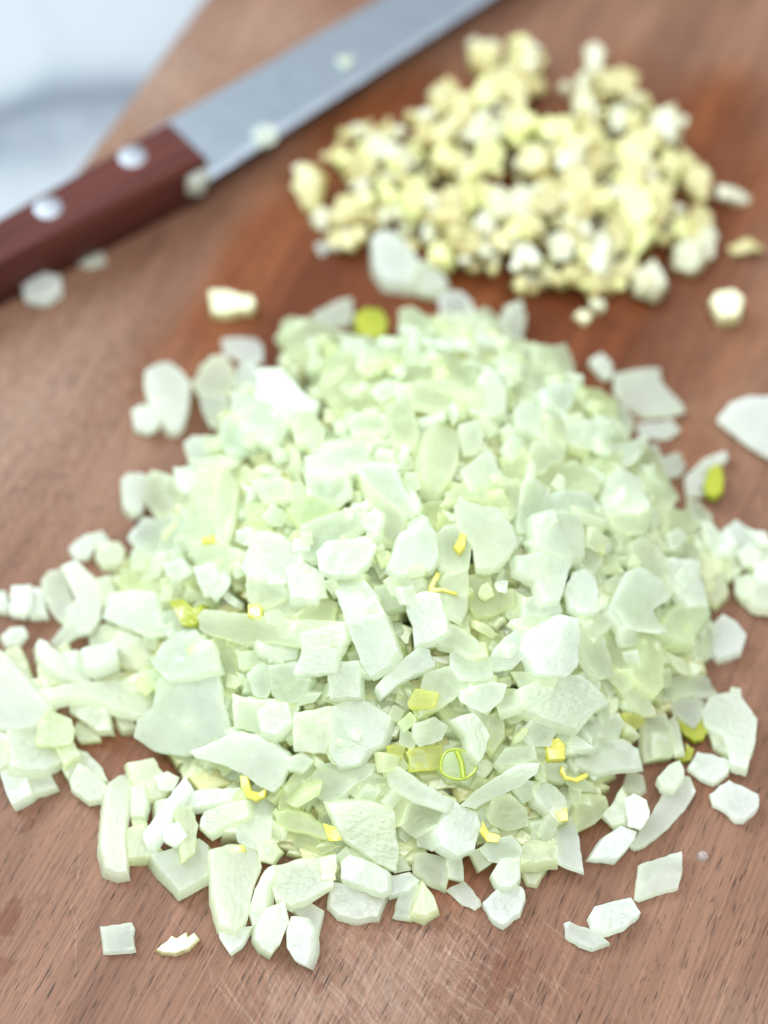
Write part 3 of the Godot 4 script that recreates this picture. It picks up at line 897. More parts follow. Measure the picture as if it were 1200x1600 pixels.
	bit("onion_piece", "w", 2.8, 0.020, false, Vector3(15.6, 27.3, 1.9), Vector3(0.045, 0.985, 0.168), 1.62, [-1.9, 2.3, -3.5, -0.9, -0.2, -2.2, 2.5, -1.5, 3.4, 1.2], "small white onion chunk just above right of the tall curved shell")
	bit("onion_piece", "m", 2.8, 0.020, false, Vector3(-2.9, 26.9, -1.1), Vector3(-0.122, 0.992, 0.025), -2.92, [4, 0.3, 2.3, 2.1, -2.5, 2.7, -4.1, -0.7, -2.3, -1.9, 2.4, -2.8], "small pale green onion chunk above the large sloping slab")
	bit("onion_piece", "m", 2.8, 0.020, false, Vector3(0.6, 26.8, 4.9), Vector3(0.006, 0.974, 0.224), -3.05, [3.8, 1.4, -0.4, 2.5, -4.1, 0.9, -3.4, -1.5, 0.4, -2.4, 3.5, -1.4], "small pale green onion chunk just above the large sloping slab")
	bit("onion_piece", "p", 2.8, 0.020, false, Vector3(-7.6, 27.2, 6.9), Vector3(-0.036, 0.989, -0.146), 2.85, [6.1, 2.8, 0.8, 3.2, -5.3, 4.7, -6.1, 1.7, -4.8, -1.3, -6.2, -3, -2.2, -3.9, 2.8, -4, 6.9, -0.9], "large bright white onion chunk above left of the large sloping slab")
	bit("onion_piece", "p", 2.8, 0.020, false, Vector3(17.6, 27.8, 10.4), Vector3(0.162, 0.980, -0.118), 1.78, [0.9, 4, -3.2, 2, -6.5, 0.1, -4.5, -1.5, -0.2, -3.5, 3.1, -3.5, 5, 1.6], "bright white onion chunk below right of the tall curved shell")
	bit("onion_piece", "w", 2.8, 0.020, false, Vector3(-7.3, 24.8, -0.7), Vector3(-0.068, 0.977, -0.204), 1.35, [-1.6, 1.1, -1.7, -1.1, 1.7, -1.1, 1.6, 1.1], "tiny white onion cube above left of the large sloping slab")
	bit("onion_piece", "g", 2.8, 0.020, false, Vector3(-5.4, 23.6, -7.6), Vector3(-0.241, 0.930, -0.277), 1.45, [-2.5, 4, -4.3, -0.6, -2.5, -3, 3.4, -4.2, 3.4, -0.4, 3.1, 3.3], "green onion chunk below left of the wide arched slice")
	bit("onion_piece", "m", 2.8, 0.020, false, Vector3(24.7, 17.7, -19.4), Vector3(-0.039, 0.987, -0.153), 1.44, [-7.6, 2, -9.6, -0.2, -5.9, -2.2, 0.8, -3, 6.2, -2.7, 8.1, 0.2, 6.2, 3], "large pale green onion wedge just above right of the peaked white chunk")
	bit("onion_piece", "m", 2, 0.020, false, Vector3(32.8, 11.2, -26.9), Vector3(0.289, 0.909, -0.301), 1.64, [-5.5, 4.4, -6.2, 0.7, -9.8, -2.5, -2.6, -4.1, 5.1, -4.2, 7.5, -0.4, 7.2, 3.7], "pale green onion square with a notched top at the heap's far shoulder")
	bit("onion_piece", "w", 2.8, 0.020, false, Vector3(32.4, 18.5, -13.7), Vector3(0.406, 0.914, 0.006), 2.32, [2.7, 2.8, -2, 2.2, -5.7, -0.3, -1.9, -2.5, 2.4, -2.5, 4.7, 0.2], "white onion chunk just above left of the bright square slab")
	bit("onion_piece", "g", 2.8, 0.020, false, Vector3(39.4, 12.9, -16.1), Vector3(0.242, 0.961, -0.136), -0.92, [-3, -3.5, 1.9, -4.7, 5.2, -1.3, 4.9, 2.9, 0.5, 4.9, -4, 2.4, -6.4, -0.8], "large green onion chunk just above the bright square slab")
	bit("onion_piece", "w", 2.8, 0.020, false, Vector3(44.7, 10.5, -14.4), Vector3(0.223, 0.967, -0.124), 1.47, [-3.7, 1.9, -3.7, -1.5, 0.1, -2.8, 3.7, -1.5, 3.3, 2.5], "small white onion chunk just below left of the kite-shaped flake")
	bit("onion_piece", "w", 2, 0.020, false, Vector3(43.1, 2.5, -33.4), Vector3(0.119, 0.991, 0.064), 1.14, [-1.9, 2, -2.8, -1.1, 0, -1.9, 2.9, -0.8, 2.7, 1], "tiny white onion chip beside the kite-shaped flake beyond the heap")
	bit("onion_piece", "w", 1.6, 0.020, false, Vector3(51.1, 2.4, -27.1), Vector3(-0.078, 0.996, 0.039), -2.48, [7.3, -0.3, 3.9, 3.9, 1.2, 6.7, -1.2, 3.6, -4.8, 2.3, -8.4, 1, -6.1, -1.9, -2.6, -4.6, 1.2, -4.6, 4.7, -3.6], "kite-shaped white onion flake lying tilted on wood beyond the heap")
	bit("onion_piece", "w", 0.9, 0.020, false, Vector3(53.1, 1.2, -18.8), Vector3(-0.044, 0.998, -0.034), -3.12, [4.1, 1.4, -2.9, 2.1, -4.2, -0.6, -1.4, -2.2, 3.6, -1.5], "thin see-through onion sliver just in front of the kite-shaped flake")
	bit("onion_piece", "w", 2, 0.020, false, Vector3(71.9, 3.4, -18.4), Vector3(0.021, 0.993, 0.113), 1.17, [-3.7, 6.7, -6, 2.9, -6.1, -0.7, -4, -6.7, 9.6, -1, 6, 2.1, 2.7, 3.9, -1.1, 5.5], "large white onion flake cut off by the picture's edge, alone on the board")
	bit("onion_piece", "w", 2.8, 0.020, false, Vector3(46.2, 13.6, -5.7), Vector3(0.372, 0.894, -0.250), 2.23, [3, 2.7, -0.6, 0.9, -5.2, 0.6, -8.9, 1.2, -5.5, -0.6, -1.6, -1.7, 3.8, -1.9, 4.9, 0.7], "white onion piece with a pointed upturned tip at the heap's side")
	bit("onion_piece", "p", 2.8, 0.020, false, Vector3(37.3, 19, -4.5), Vector3(0.388, 0.921, 0.039), 2.70, [3, 3.2, -4.1, 2.6, -4.4, -1.2, -2.3, -3.7, 3.2, -2.3, 5.1, 0], "bright square white onion slab in the far part of the heap")
	bit("onion_piece", "m", 2.8, 0.020, false, Vector3(31.3, 22.3, -1.7), Vector3(0.358, 0.932, -0.057), 1.67, [-3.1, 2.5, -6, -0.5, -3.3, -1.9, 3.9, -2.2, 5.9, 0.8, 2.3, 1.8], "pale green onion chunk just left of the bright square slab")
	bit("onion_piece", "p", 2.8, 0.020, false, Vector3(26.6, 23.3, -5), Vector3(0.223, 0.975, 0.000), 1.33, [-2, 2.5, -4, -0.8, -1.6, -3.1, 2.5, -1.5, 5, -1.4, 2.9, 0.6, 1.7, 3.1], "small bright white onion chunk below right of the peaked white chunk")
	bit("onion_piece", "g", 2.8, 0.020, false, Vector3(39.1, 17.7, 0.8), Vector3(0.087, 0.975, -0.206), 1.91, [-2.6, 3.2, -4.2, -2.1, 1.4, -3, 4.4, -0.7, 2.9, 2.3], "green onion chunk just below right of the bright square slab")
	bit("onion_piece", "g", 2.8, 0.020, false, Vector3(49.4, 9.1, -4.6), Vector3(0.327, 0.941, -0.090), 1.64, [-0.5, 3.7, -6, 0.2, -2.7, -2.5, 1.9, -3.8, 4.6, -1, 4.1, 2.4], "green onion chunk just above right of the barrel-shaped piece")
	bit("onion_piece", "w", 1.2, 0.020, false, Vector3(55.2, 3.7, -8.5), Vector3(0.472, 0.878, -0.073), 2.06, [0.8, 2.7, -4.1, 0.6, -2.4, -2.1, 0.9, -2.3, 4.2, 0.1], "small white onion flake above right of the barrel-shaped piece")
	bit("onion_piece", "w", 1.5, 0.020, false, Vector3(60.8, 2.4, -7.5), Vector3(-0.028, 0.993, 0.114), 2.27, [3.1, 2.2, -2.7, 1.8, -7.2, -0.3, -6, -1.5, -1.2, -0.8, 3.5, -2.8, 5.7, -0.5], "thin see-through curl of onion carrying a yellow-green scrap, off the heap")
	bit("onion_heart_scrap", "v", 2, 0.020, false, Vector3(62.5, 3.8, -4.6), Vector3(0.003, 0.998, -0.069), 1.81, [1.1, 1.9, -2.8, 1.5, -4.4, -0.4, -1.4, -1.6, 1.8, -1.9, 3.7, -0.7, 3.1, 1.3], "yellow-green scrap on the thin curl off the heap's far side")
	bit("onion_piece", "p", 4, 0.100, false, Vector3(43.5, 18.8, 8.5), Vector3(0.116, 0.993, 0.005), 1.79, [1.3, 4.2, -3.6, 3.3, -6, 0.6, -5.2, -2.1, -1.7, -3.2, 1.5, -5, 3.5, -3.4, 5.3, 0, 4.7, 2.9], "plump barrel-shaped white onion piece in the far side of the heap")
	bit("onion_piece", "m", 3, 0.080, false, Vector3(44.7, 18.2, 13.7), Vector3(0.346, 0.927, 0.147), 2.74, [4.7, 2.5, 0, 1.4, -4.4, 2.4, -4, -0.3, -1.9, -2.8, 1.8, -2.2, 4.5, 0.5], "small pale green onion wedge just below the barrel-shaped piece")
	bit("onion_piece", "m", 2.8, 0.020, false, Vector3(50.9, 10.5, 1.8), Vector3(0.467, 0.863, -0.190), 1.71, [-1.4, 4.4, -5.4, 0.1, -4, -2.1, -0.6, -4.4, 3.3, -3, 5.2, 1.3, 2.6, 3.1], "pale green onion chunk just right of the barrel-shaped piece")
	bit("onion_piece", "m", 2.8, 0.020, false, Vector3(54.8, 8.2, 7.6), Vector3(0.517, 0.853, -0.075), 2.35, [2.1, 3.1, -5, 1, -3.3, -2.3, 1, -2.9, 4.9, -0.1], "pale green onion chunk above the white-capped flake")
	bit("onion_piece", "w", 2.8, 0.020, false, Vector3(61.9, 4.6, 10), Vector3(0.205, 0.959, 0.198), 0.87, [-4.9, -0.6, -3.3, -1.8, -0.3, -1.5, 3.3, -2, 4.2, -0.7, 2, 2.4, -1.9, 1.9], "slender light wedge of onion at the heap's far foot")
	bit("onion_piece", "m", 2.8, 0.020, false, Vector3(59.4, 3.1, 2.1), Vector3(0.035, 0.997, -0.065), 1.00, [-3.8, 0.2, -1.9, -1.5, 1.7, -1.3, 3.7, -0.2, 1.8, 1.4, -1, 1.6], "small pale green onion chunk above the white-capped flake")
	bit("onion_piece", "w", 2.8, 0.020, false, Vector3(66.7, 3.3, 7.9), Vector3(0.052, 0.995, 0.085), 0.90, [-3.5, 1.3, -3.5, -1.7, -0.6, -2.6, 3.1, -2.2, 3.8, 0.1, 1.9, 2.5, -0.4, 2.9], "small white onion chunk above right of the white-capped flake")
	bit("onion_piece", "m", 2.8, 0.020, false, Vector3(69.9, 3.3, 12.8), Vector3(-0.088, 0.994, 0.070), 1.31, [-2.1, 2.5, -2.9, 0.4, -2.4, -3.3, 4, -1, 1.1, 3], "small pale green onion chunk right of the white-capped flake")
	bit("onion_piece", "m", 2.8, 0.020, false, Vector3(69.4, 3.3, 19.7), Vector3(0.037, 0.997, -0.064), -0.99, [0.6, -4, 3, -1.8, 4, 1, -1.9, 4, -3.6, 0.2, -2.5, -2], "pale green onion chunk right of the white-capped flake")
	bit("onion_piece", "w", 2.8, 0.020, false, Vector3(54.1, 9.1, 12.4), Vector3(0.506, 0.855, -0.115), 1.93, [0.4, 1.8, -2.8, 0.7, -2.3, -1.4, 1.8, -1.4, 2.9, 0.8], "tiny white onion chunk just above the white-capped flake")
	bit("onion_piece", "g", 2.8, 0.020, false, Vector3(60.2, 3.3, 12.9), Vector3(-0.068, 0.997, -0.024), -2.73, [3.9, 0.8, 1.1, 3.5, -3.5, 1.3, -4.3, -1, 0, -3.1, 2.5, -2.6], "green onion chunk just above right of the white-capped flake")
	bit("onion_piece", "g", 2.8, 0.020, false, Vector3(60.7, 3.1, 18.8), Vector3(-0.043, 0.999, -0.027), 1.65, [-2.4, 2.3, -3.4, -1.5, 0.9, -2.5, 3.9, -0.3, 1.9, 2.1], "small green onion chunk just right of the white-capped flake")
	bit("onion_piece", "m", 2.8, 0.020, false, Vector3(32.8, 21.6, 7), Vector3(0.157, 0.987, -0.041), 3.10, [6.7, 1.1, 2.9, 2.2, -2.2, 4.1, -5.7, 1, -6, -2.4, -0.4, -2.8, 5.2, -2.8], "pale green onion chunk just below the bright square slab")
	bit("onion_piece", "w", 2.8, 0.020, false, Vector3(33.5, 23, 13.3), Vector3(0.346, 0.914, 0.211), 2.99, [5, 1.2, 1.5, 2.5, -3.7, 1.7, -5.7, -0.8, -4.4, -1.8, -0.3, -2.3, 5.1, -1.3], "flat-topped white onion bar above the glittering crumpled piece")
	bit("onion_piece", "w", 2.8, 0.020, false, Vector3(26, 25.8, 15.5), Vector3(0.311, 0.919, 0.243), 1.81, [-3.3, 2.4, -5.4, 1.3, -3.7, -2.3, -0.7, -3.3, 1.9, -1.6, 5.4, -1, 6, 1.4, 1.3, 2.2], "white onion chunk just above left of the glittering crumpled piece")
	bit("onion_piece", "m", 2.8, 0.020, false, Vector3(22.6, 26.8, 15), Vector3(0.312, 0.946, 0.091), 1.79, [-1.7, 2.1, -4.1, 0.3, -3.8, -1.4, 1, -1.9, 4.4, -0.6, 3.7, 1.3], "small pale green onion chunk above left of the glittering crumpled piece")
	bit("onion_piece", "p", 2.8, 0.020, true, Vector3(30.9, 24.9, 21.1), Vector3(0.365, 0.929, -0.059), 1.45, [-3.1, 5.1, -4.4, 1.4, -5.3, -4.8, -1, -4.9, 3.7, -4.4, 5.1, -0.9, 4.3, 3.5, 3.4, 5.1], "glittering crumpled wet onion piece right of the heap's middle")
	bit("onion_piece", "g", 2.8, 0.020, false, Vector3(37.3, 19.7, 15.5), Vector3(0.351, 0.928, 0.123), 2.33, [1, 2.5, -3.2, 0.5, -0.7, -2.5, 3, -0.5], "small green onion cube just right of the glittering crumpled piece")
	bit("onion_piece", "m", 2.8, 0.020, false, Vector3(36.8, 19.6, 21.7), Vector3(0.196, 0.979, 0.052), 1.80, [-3.2, 1.9, -4.8, -1.2, 1.1, -2.3, 4.5, -0.8, 3.3, 1.9], "small pale green onion chunk just below right of the glittering crumpled piece")
	bit("onion_piece", "m", 2.8, 0.020, false, Vector3(27.8, 24.7, 4.9), Vector3(0.277, 0.942, 0.191), 1.87, [1.5, 1.9, -2.8, 1.8, -3.6, 0, -1, -2.3, 1.9, -2.1, 3.7, 0.9], "small pale green onion chunk below left of the bright square slab")
	bit("onion_piece", "g", 2.8, 0.020, false, Vector3(23.4, 24.8, 6.6), Vector3(-0.017, 0.992, 0.123), 2.04, [-0.2, 3.1, -4.1, -0.1, -2.1, -2.1, 1.7, -2.2, 4.3, -0.1], "small green onion chunk below left of the bright square slab")
	bit("onion_piece", "w", 3, 0.020, false, Vector3(-47.2, 3.5, -2.4), Vector3(0.113, 0.993, 0.034), 1.48, [-2.6, 2.3, -4.3, 1, -4, -2.1, 0.5, -2.3, 4.1, -1.4, 4.7, 0.6, 2.5, 2.2], "white onion chunk left of the upright plank with a yellow foot")
	bit("onion_piece", "m", 3, 0.020, false, Vector3(-41.7, 8.4, 1.2), Vector3(-0.513, 0.841, 0.171), 1.07, [-5.6, 1.6, -5.3, -0.8, -0.9, -3.9, 3.6, -3, 5.6, -0.3, 3, 3.2, -1.3, 3.7], "pale green onion chunk just above left of the upright plank with a yellow foot")
	bit("onion_piece", "w", 3, 0.020, false, Vector3(-41.3, 9.7, 11.7), Vector3(-0.435, 0.899, -0.040), 0.47, [-6.9, 1.6, -6.1, -3.3, -2.3, -3.3, 0.6, -4.8, 3.2, -5, 4.8, -3.2, 5.2, 1.1, 4.8, 5.2, 1.4, 4.9, -3.8, 2.5], "white scoop-shaped onion piece with a shaded green side, far corner of the heap")
	bit("onion_piece", "w", 2, 0.020, false, Vector3(-56, 2.2, 9.1), Vector3(0.079, 0.997, 0.025), 2.12, [1.8, 2.1, -0.7, 1.7, -3.1, 0.8, -2.3, -1.3, 1.1, -2.2, 2.8, -0.2], "small white onion flake above the oval folded flake")
	bit("onion_piece", "g", 2, 0.020, false, Vector3(-51, 2.5, 10.9), Vector3(-0.050, 0.995, 0.090), -1.05, [0.5, -3.3, 3, 0.1, 2.1, 2, -0.7, 3, -2.9, 0.4, -1.9, -2], "small green onion flake above right of the oval folded flake")
	bit("onion_piece", "g", 2.5, 0.050, false, Vector3(-44.8, 6.9, 17.7), Vector3(-0.513, 0.854, -0.087), -2.47, [9.3, -1.5, 5.8, 2.6, 1.2, 4.3, -3.7, 3, -9, 1.6, -9.1, -0.6, -2.8, -3.2, 3.8, -4], "long smooth green onion slice behind the oval curved flake")
	bit("onion_piece", "m", 1.5, 0.060, false, Vector3(-59.6, 3.3, 20.4), Vector3(-0.027, 0.998, 0.057), 1.28, [-3.7, 2.5, -5.5, 0.7, -5.7, -1.8, -2.6, -2.3, 2.4, -2.4, 6.8, -0.6, 6.5, 0.3, 3.1, 2, -0.7, 2.7], "pale green onion flake just left of the oval folded flake")
	bit("onion_piece", "p", 1.5, 0.070, false, Vector3(-55.4, 4.5, 23.3), Vector3(-0.061, 0.938, 0.341), 1.77, [-6.4, 5.1, -7.9, 3, -7.2, 1.2, -5.2, -1.8, -3.6, -3.3, 1.8, -4.2, 4.8, -3.1, 5.8, -0.6, 7.7, 1.2, 8.8, 2.4, 7.6, 4.2, 4.2, 2, -0.9, 1], "large oval curved onion flake folded along its middle, outlying from the heap")
	bit("onion_piece", "w", 4, 0.020, false, Vector3(-66.1, 4.8, 22.2), Vector3(0.130, 0.983, 0.126), 1.59, [-2.5, 2, -3.2, -1.5, 0.4, -2.1, 3.1, -1.4, 2.7, 1.8], "small white onion cube near the oval folded flake at the picture's side")
	bit("onion_piece", "w", 2.5, 0.020, false, Vector3(-63.5, 2.7, 21.7), Vector3(-0.098, 0.995, 0.011), 1.35, [-3.5, 0.6, -2.9, -1.3, 1, -1.2, 3.2, -1.4, 2.3, 1.8], "small white onion wedge just left of the oval folded flake")
	bit("onion_piece", "w", 2, 0.020, false, Vector3(-70, 2.2, 21), Vector3(0.040, 0.999, -0.001), 1.36, [-2, 0.9, -2.1, -0.8, 0.6, -1.2, 2.2, -0.6, 1.5, 1.3], "tiny white onion flake left of the oval folded flake")
	bit("onion_piece", "w", 1.8, 0.020, false, Vector3(-67.1, 2.1, 28.3), Vector3(0.097, 0.988, 0.121), 2.68, [2.2, 0.9, 0.2, 1.7, -2.1, 1, -2.2, -0.7, -0.3, -1.7, 2, -1.1], "tiny white onion crumb on the bare wood below the small white cube")
	bit("onion_piece", "p", 2, 0.020, false, Vector3(-44.7, 7.4, 26.8), Vector3(-0.350, 0.883, 0.314), -2.55, [7, 0.1, 3.3, 3.1, -1, 5.1, -3.5, 3, -5.4, 1.2, -7.5, 1, -7.8, -0.3, -5.5, -2.4, -2.6, -2.9, 1, -3.6, 5.3, -4.2], "white onion slab with a torn pointed corner beside the oval folded flake")
	bit("onion_piece", "g", 2.5, 0.060, false, Vector3(-47.1, 4.3, 31.7), Vector3(-0.256, 0.963, 0.083), -2.65, [8.5, -0.1, 7, 2.8, 2, 3.1, -4, 2.9, -7.1, 3.1, -7.9, 0.7, -6.6, -2.6, -2.8, -3.4, 1.8, -3.1, 5.5, -3.1], "long green onion slice under the slab with the torn corner")
	bit("onion_piece", "w", 2.5, 0.050, false, Vector3(-57.4, 5.5, 36), Vector3(0.173, 0.984, 0.041), -2.55, [6, 0.1, 6.2, 1.4, 4.5, 1.6, 1.3, 1.3, -2.6, 2, -4.6, 1.9, -6.1, 0.6, -5, -1.1, -2, -1.9, 1.5, -2.2, 4.6, -1.3], "curved white onion strip ending in a blunt end below the oval folded flake")
	bit("onion_piece", "w", 4, 0.020, false, Vector3(-50.3, 8.2, 36), Vector3(0.162, 0.985, 0.060), 2.39, [1.7, 3.1, -1.7, 1.5, -3.9, 0.6, -2.1, -2.6, 2.5, -1.8, 3.4, -0.2], "clean white onion cube sitting on the long green slice")
	bit("onion_piece", "g", 2.8, 0.020, false, Vector3(-57.3, 3, 32.1), Vector3(-0.110, 0.990, 0.083), 0.94, [-1.8, 0.9, -1.3, -1.1, 1.9, -0.5, 1.7, 0.7], "tiny green onion cube below the oval folded flake")
	bit("onion_piece", "g", 2, 0.020, false, Vector3(-65.6, 2.5, 34.7), Vector3(-0.032, 0.996, 0.081), 1.08, [-3.8, 1.5, -3.7, -1.4, -0.4, -1.5, 4.8, -0.8, 3.9, 0.9, 0.2, 1.5], "small green onion wedge left of the long arched strip")
	bit("onion_piece", "p", 3, 0.020, true, Vector3(-65.2, 7.2, 43.9), Vector3(0.015, 0.947, 0.322), 1.13, [-10.1, 0.1, -7.2, -1.8, -2.8, -3.1, 1.7, -4.3, 4.8, -5.4, 6.5, -2.2, 5.6, 2.3, 3.3, 5.7], "glittering wet onion slab cut off by the picture's side, heap's near left")
	bit("onion_piece", "G", 3, 0.020, false, Vector3(-57.5, 6, 49.9), Vector3(0.062, 0.986, 0.154), 0.23, [-3.2, -0.4, -2.4, -3.7, 2.3, -2.6, 3.4, -0.9, 3.6, 1.8, 0.8, 3, -2.5, 3.5], "bright green onion square joined under the glittering slab at the side")
	bit("onion_piece", "w", 2.5, 0.020, false, Vector3(-60.9, 4.6, 53.3), Vector3(0.251, 0.955, -0.158), -0.29, [-3.9, -5, 1, -4.8, 0.9, -1, 3.7, -0.6, 7.5, -0.4, 6.1, 1.9, 1.1, 4.2, -2.5, 3.5, -4.6, 2.6], "white onion wedge below left of the long arched strip")
	bit("onion_piece", "w", 3, 0.020, false, Vector3(-63.8, 3.3, 59.1), Vector3(-0.085, 0.995, 0.054), 1.17, [-3.5, 1.8, -3.3, -1.5, -0.3, -2.2, 3, -2.1, 3.4, 1.8, 0.4, 2.1], "white onion cube at the front of the side cluster, on bare wood")
	bit("onion_piece", "m", 2, 0.020, false, Vector3(-60.1, 2.2, 57.9), Vector3(-0.023, 0.999, 0.034), -2.70, [4.3, 0.7, 0.9, 1.6, -1.2, 2.1, -3.4, 0.4, -0.4, -2.9, 2.4, -0.4], "small pale green onion wedge below left of the long arched strip")
	bit("onion_piece", "m", 2.5, 0.020, false, Vector3(-52.3, 2.8, 55.1), Vector3(-0.007, 0.997, 0.071), -2.71, [3.3, -2.2, 2.5, 2.3, 0.8, 2.4, -3.2, 0.8, -5.2, -0.9, -1.8, -1.2, 1.1, -0.3, 1.3, -3.3], "small pale green onion strip below the long arched strip")
	bit("onion_piece", "w", 2, 0.020, false, Vector3(-51.3, 3.8, 59.3), Vector3(-0.007, 0.982, 0.188), -2.49, [3.1, -1.3, 3.7, 1.9, -0.1, 2.3, -3.4, 1.6, -3.7, -0.6, -2.2, -2.3, 1.7, -2.3], "translucent two-tone onion wedge on bare wood between the two heaps' feet")
	bit("onion_piece", "m", 2.5, 0.030, false, Vector3(-48.5, 5.5, 42.5), Vector3(0.155, 0.978, -0.141), -3.08, [12.1, -0.9, 8.4, 0.8, 2.9, 2.7, -2.8, 3.8, -6.5, 2.5, -8.6, 0, -8.3, -2.2, -5.6, -3.5, -2.7, -3.3, 2.2, -1.6, 6.9, -1.4, 10.1, -2.7], "long pale arched onion strip bridging the side cluster and the main heap")
	bit("onion_piece", "m", 2.5, 0.020, false, Vector3(-51.9, 4.3, 45.4), Vector3(-0.176, 0.979, 0.099), -2.40, [5.5, 0, 2, 2, -1.7, 2.5, -5.5, 0, -3.5, -1.7, -0.2, -1.8, 3, -2.3], "pale green onion chunk just below the long arched strip")
	bit("onion_piece", "g", 1.5, 0.020, false, Vector3(-52.8, 1.7, 48.1), Vector3(-0.042, 0.999, -0.023), -2.63, [2.4, -0.7, 2.7, 1.4, -1.5, 1.4, -3.4, 0.1, -0.2, -2], "tiny green onion flake just below the long arched strip")
	bit("onion_piece", "m", 2, 0.020, false, Vector3(-45.8, 2.3, 46.2), Vector3(0.085, 0.996, 0.015), -2.49, [2.6, 0.3, -0.3, 1.4, -2.2, 0.4, -0.8, -1.5, 0.9, -1], "tiny pale green onion flake just below right of the long arched strip")
	bit("onion_piece", "m", 2.8, 0.020, false, Vector3(-66.8, 4.6, 53.1), Vector3(-0.119, 0.980, 0.159), 1.46, [-4, 1.1, -2.5, -1.4, 2.4, -1.6, 3.8, 1.4], "small pale green onion cube below left of the long arched strip")
	bit("onion_piece", "g", 2.8, 0.020, false, Vector3(-48.9, 3.1, 37.4), Vector3(-0.059, 0.997, 0.040), 3.06, [2.1, 0.7, -0.3, 1.3, -2.6, 0.4, -2, -1.1, 2.7, -0.8], "tiny green onion chunk just above right of the long arched strip")
	bit("onion_piece", "g", 2.8, 0.020, false, Vector3(-59.7, 3.3, 37.7), Vector3(0.064, 0.994, 0.089), -2.84, [3, 2, -2.3, 1.1, -3.9, 0.1, 1.3, -2.5], "small green onion cube left of the long arched strip")
	bit("onion_piece", "m", 3, 0.100, false, Vector3(-32.9, 16.8, 10.6), Vector3(-0.342, 0.925, 0.163), 1.63, [-5.5, 2.9, -8.1, 1.5, -9, -2.4, -0.4, -3, 7.5, -2.7, 8.6, 2.2, 3.1, 3.1], "upright pale green onion plank with a yellow speck at its foot")
	bit("onion_piece", "m", 3, 0.020, false, Vector3(-28.7, 19.3, 11.1), Vector3(-0.119, 0.982, -0.144), 1.58, [-7, 1.8, -8.5, -0.2, -5.8, -1.9, 2.4, -1.6, 9.5, -0.6, 7.8, 1.3], "second upright onion plank, close beside the one with the yellow speck")
	bit("onion_piece", "p", 2.8, 0.020, true, Vector3(-36.7, 13.4, 1.5), Vector3(-0.217, 0.968, 0.125), 1.36, [-3, 1.7, -1.9, -2.5, 2.4, -1.3, 3.3, 0.4, 1.3, 2], "small shiny wet onion cube at the top of the upright plank")
	bit("onion_heart_scrap", "y", 1, 0.020, false, Vector3(-31.4, 18.9, 18.7), Vector3(-0.462, 0.876, 0.141), -2.84, [1.6, 0.3, -0.8, 1, -1.5, -0.4, 1, -0.9], "small yellow speck at the foot of the upright plank")
	bit("onion_piece", "m", 2.8, 0.020, false, Vector3(-29.8, 18.4, 21.8), Vector3(-0.452, 0.864, 0.221), -2.73, [5.8, 0.2, 0.1, 2.6, -4.8, 2.4, -4.8, -0.2, -2.3, -2.4, 3.8, -2.5], "pale green onion chunk just below the upright plank with a yellow foot")
	bit("onion_piece", "w", 2.8, 0.020, false, Vector3(-31.4, 18.2, 25.5), Vector3(-0.255, 0.914, 0.317), -2.39, [2.9, -0.4, 0.7, 2.2, -2, 1.2, -2.5, -0.7, -0.1, -2.2], "tiny white onion chunk below the upright plank with a yellow foot")
	bit("onion_piece", "g", 2.8, 0.020, false, Vector3(-22.1, 21.3, 15.6), Vector3(-0.188, 0.975, -0.121), 1.32, [-4, 1.8, -3.1, -2.4, 4.2, -1.5, 3.7, 1.5, 0, 2.2], "small green onion chunk left of the lime diamond")
	bit("onion_piece", "p", 2.8, 0.020, false, Vector3(-19.6, 22.9, 25.5), Vector3(-0.340, 0.890, 0.304), -2.50, [5.3, 0.2, 5.4, 3, 1.8, 4.5, -3, 4.6, -5.2, 3.1, -5.7, 0, -4.8, -2, -0.4, -5.5, 4.2, -4.2], "broad white onion chunk above the long pale log, left of the heap's middle")
	bit("onion_piece", "m", 2.8, 0.020, false, Vector3(-20.7, 21.5, 30.9), Vector3(-0.155, 0.986, 0.054), -1.02, [1, -4.7, 3.4, 1.5, 1, 4.2, -2.1, 2.3, -3.7, 0.8, -2.3, -2.4], "pale green onion chunk just above the long pale log")
	bit("onion_piece", "p", 4, 0.020, false, Vector3(-13.9, 24.1, 30.6), Vector3(-0.058, 0.998, -0.003), 1.17, [-3.8, 1.8, -4, -1.1, -1.2, -3.1, 2.3, -2.3, 4.4, -0.5, 1.9, 3.2], "plump white onion cube above the long pale log")
	bit("onion_piece", "m", 2.8, 0.020, false, Vector3(-17.9, 20.4, 34.3), Vector3(-0.031, 0.968, 0.249), 2.91, [1.9, 1.5, -2.4, 2.3, -3, -0.4, -1.4, -2.5, 2.5, -1.2, 4, 0.1], "small pale green onion chunk just above the long pale log")
	bit("onion_heart_scrap", "y", 1, 0.020, false, Vector3(-22.4, 21, 34.7), Vector3(-0.199, 0.980, 0.007), 1.05, [-1.8, 0.4, -0.5, -1.5, 1.9, -0.3, 0.3, 1.4], "yellow square chip behind the long pale log")
	bit("onion_piece", "G", 2.8, 0.020, false, Vector3(-12.8, 26.1, 17.4), Vector3(-0.193, 0.973, 0.125), -2.80, [4.5, -0.6, 2, 3.1, -3.6, 2.1, -3.9, -0.5, -1.6, -3.1, 1.8, -2.6], "bright pale green onion diamond in the heap's upper middle")
	bit("onion_piece", "m", 2.8, 0.020, false, Vector3(-19.9, 23.6, 10.9), Vector3(-0.312, 0.942, 0.126), -2.65, [5, 0.2, -0.5, 2.8, -3.7, 1.1, -4.1, -0.9, 0.7, -2.8], "small pale green onion chunk just above left of the lime diamond")
	bit("onion_piece", "w", 2.8, 0.020, false, Vector3(-15.5, 25.3, 12.2), Vector3(-0.105, 0.994, 0.022), -0.81, [-0.1, -2.1, 1.8, -0.6, 0.6, 2, -2, 0.6], "tiny white onion cube just above left of the lime diamond")
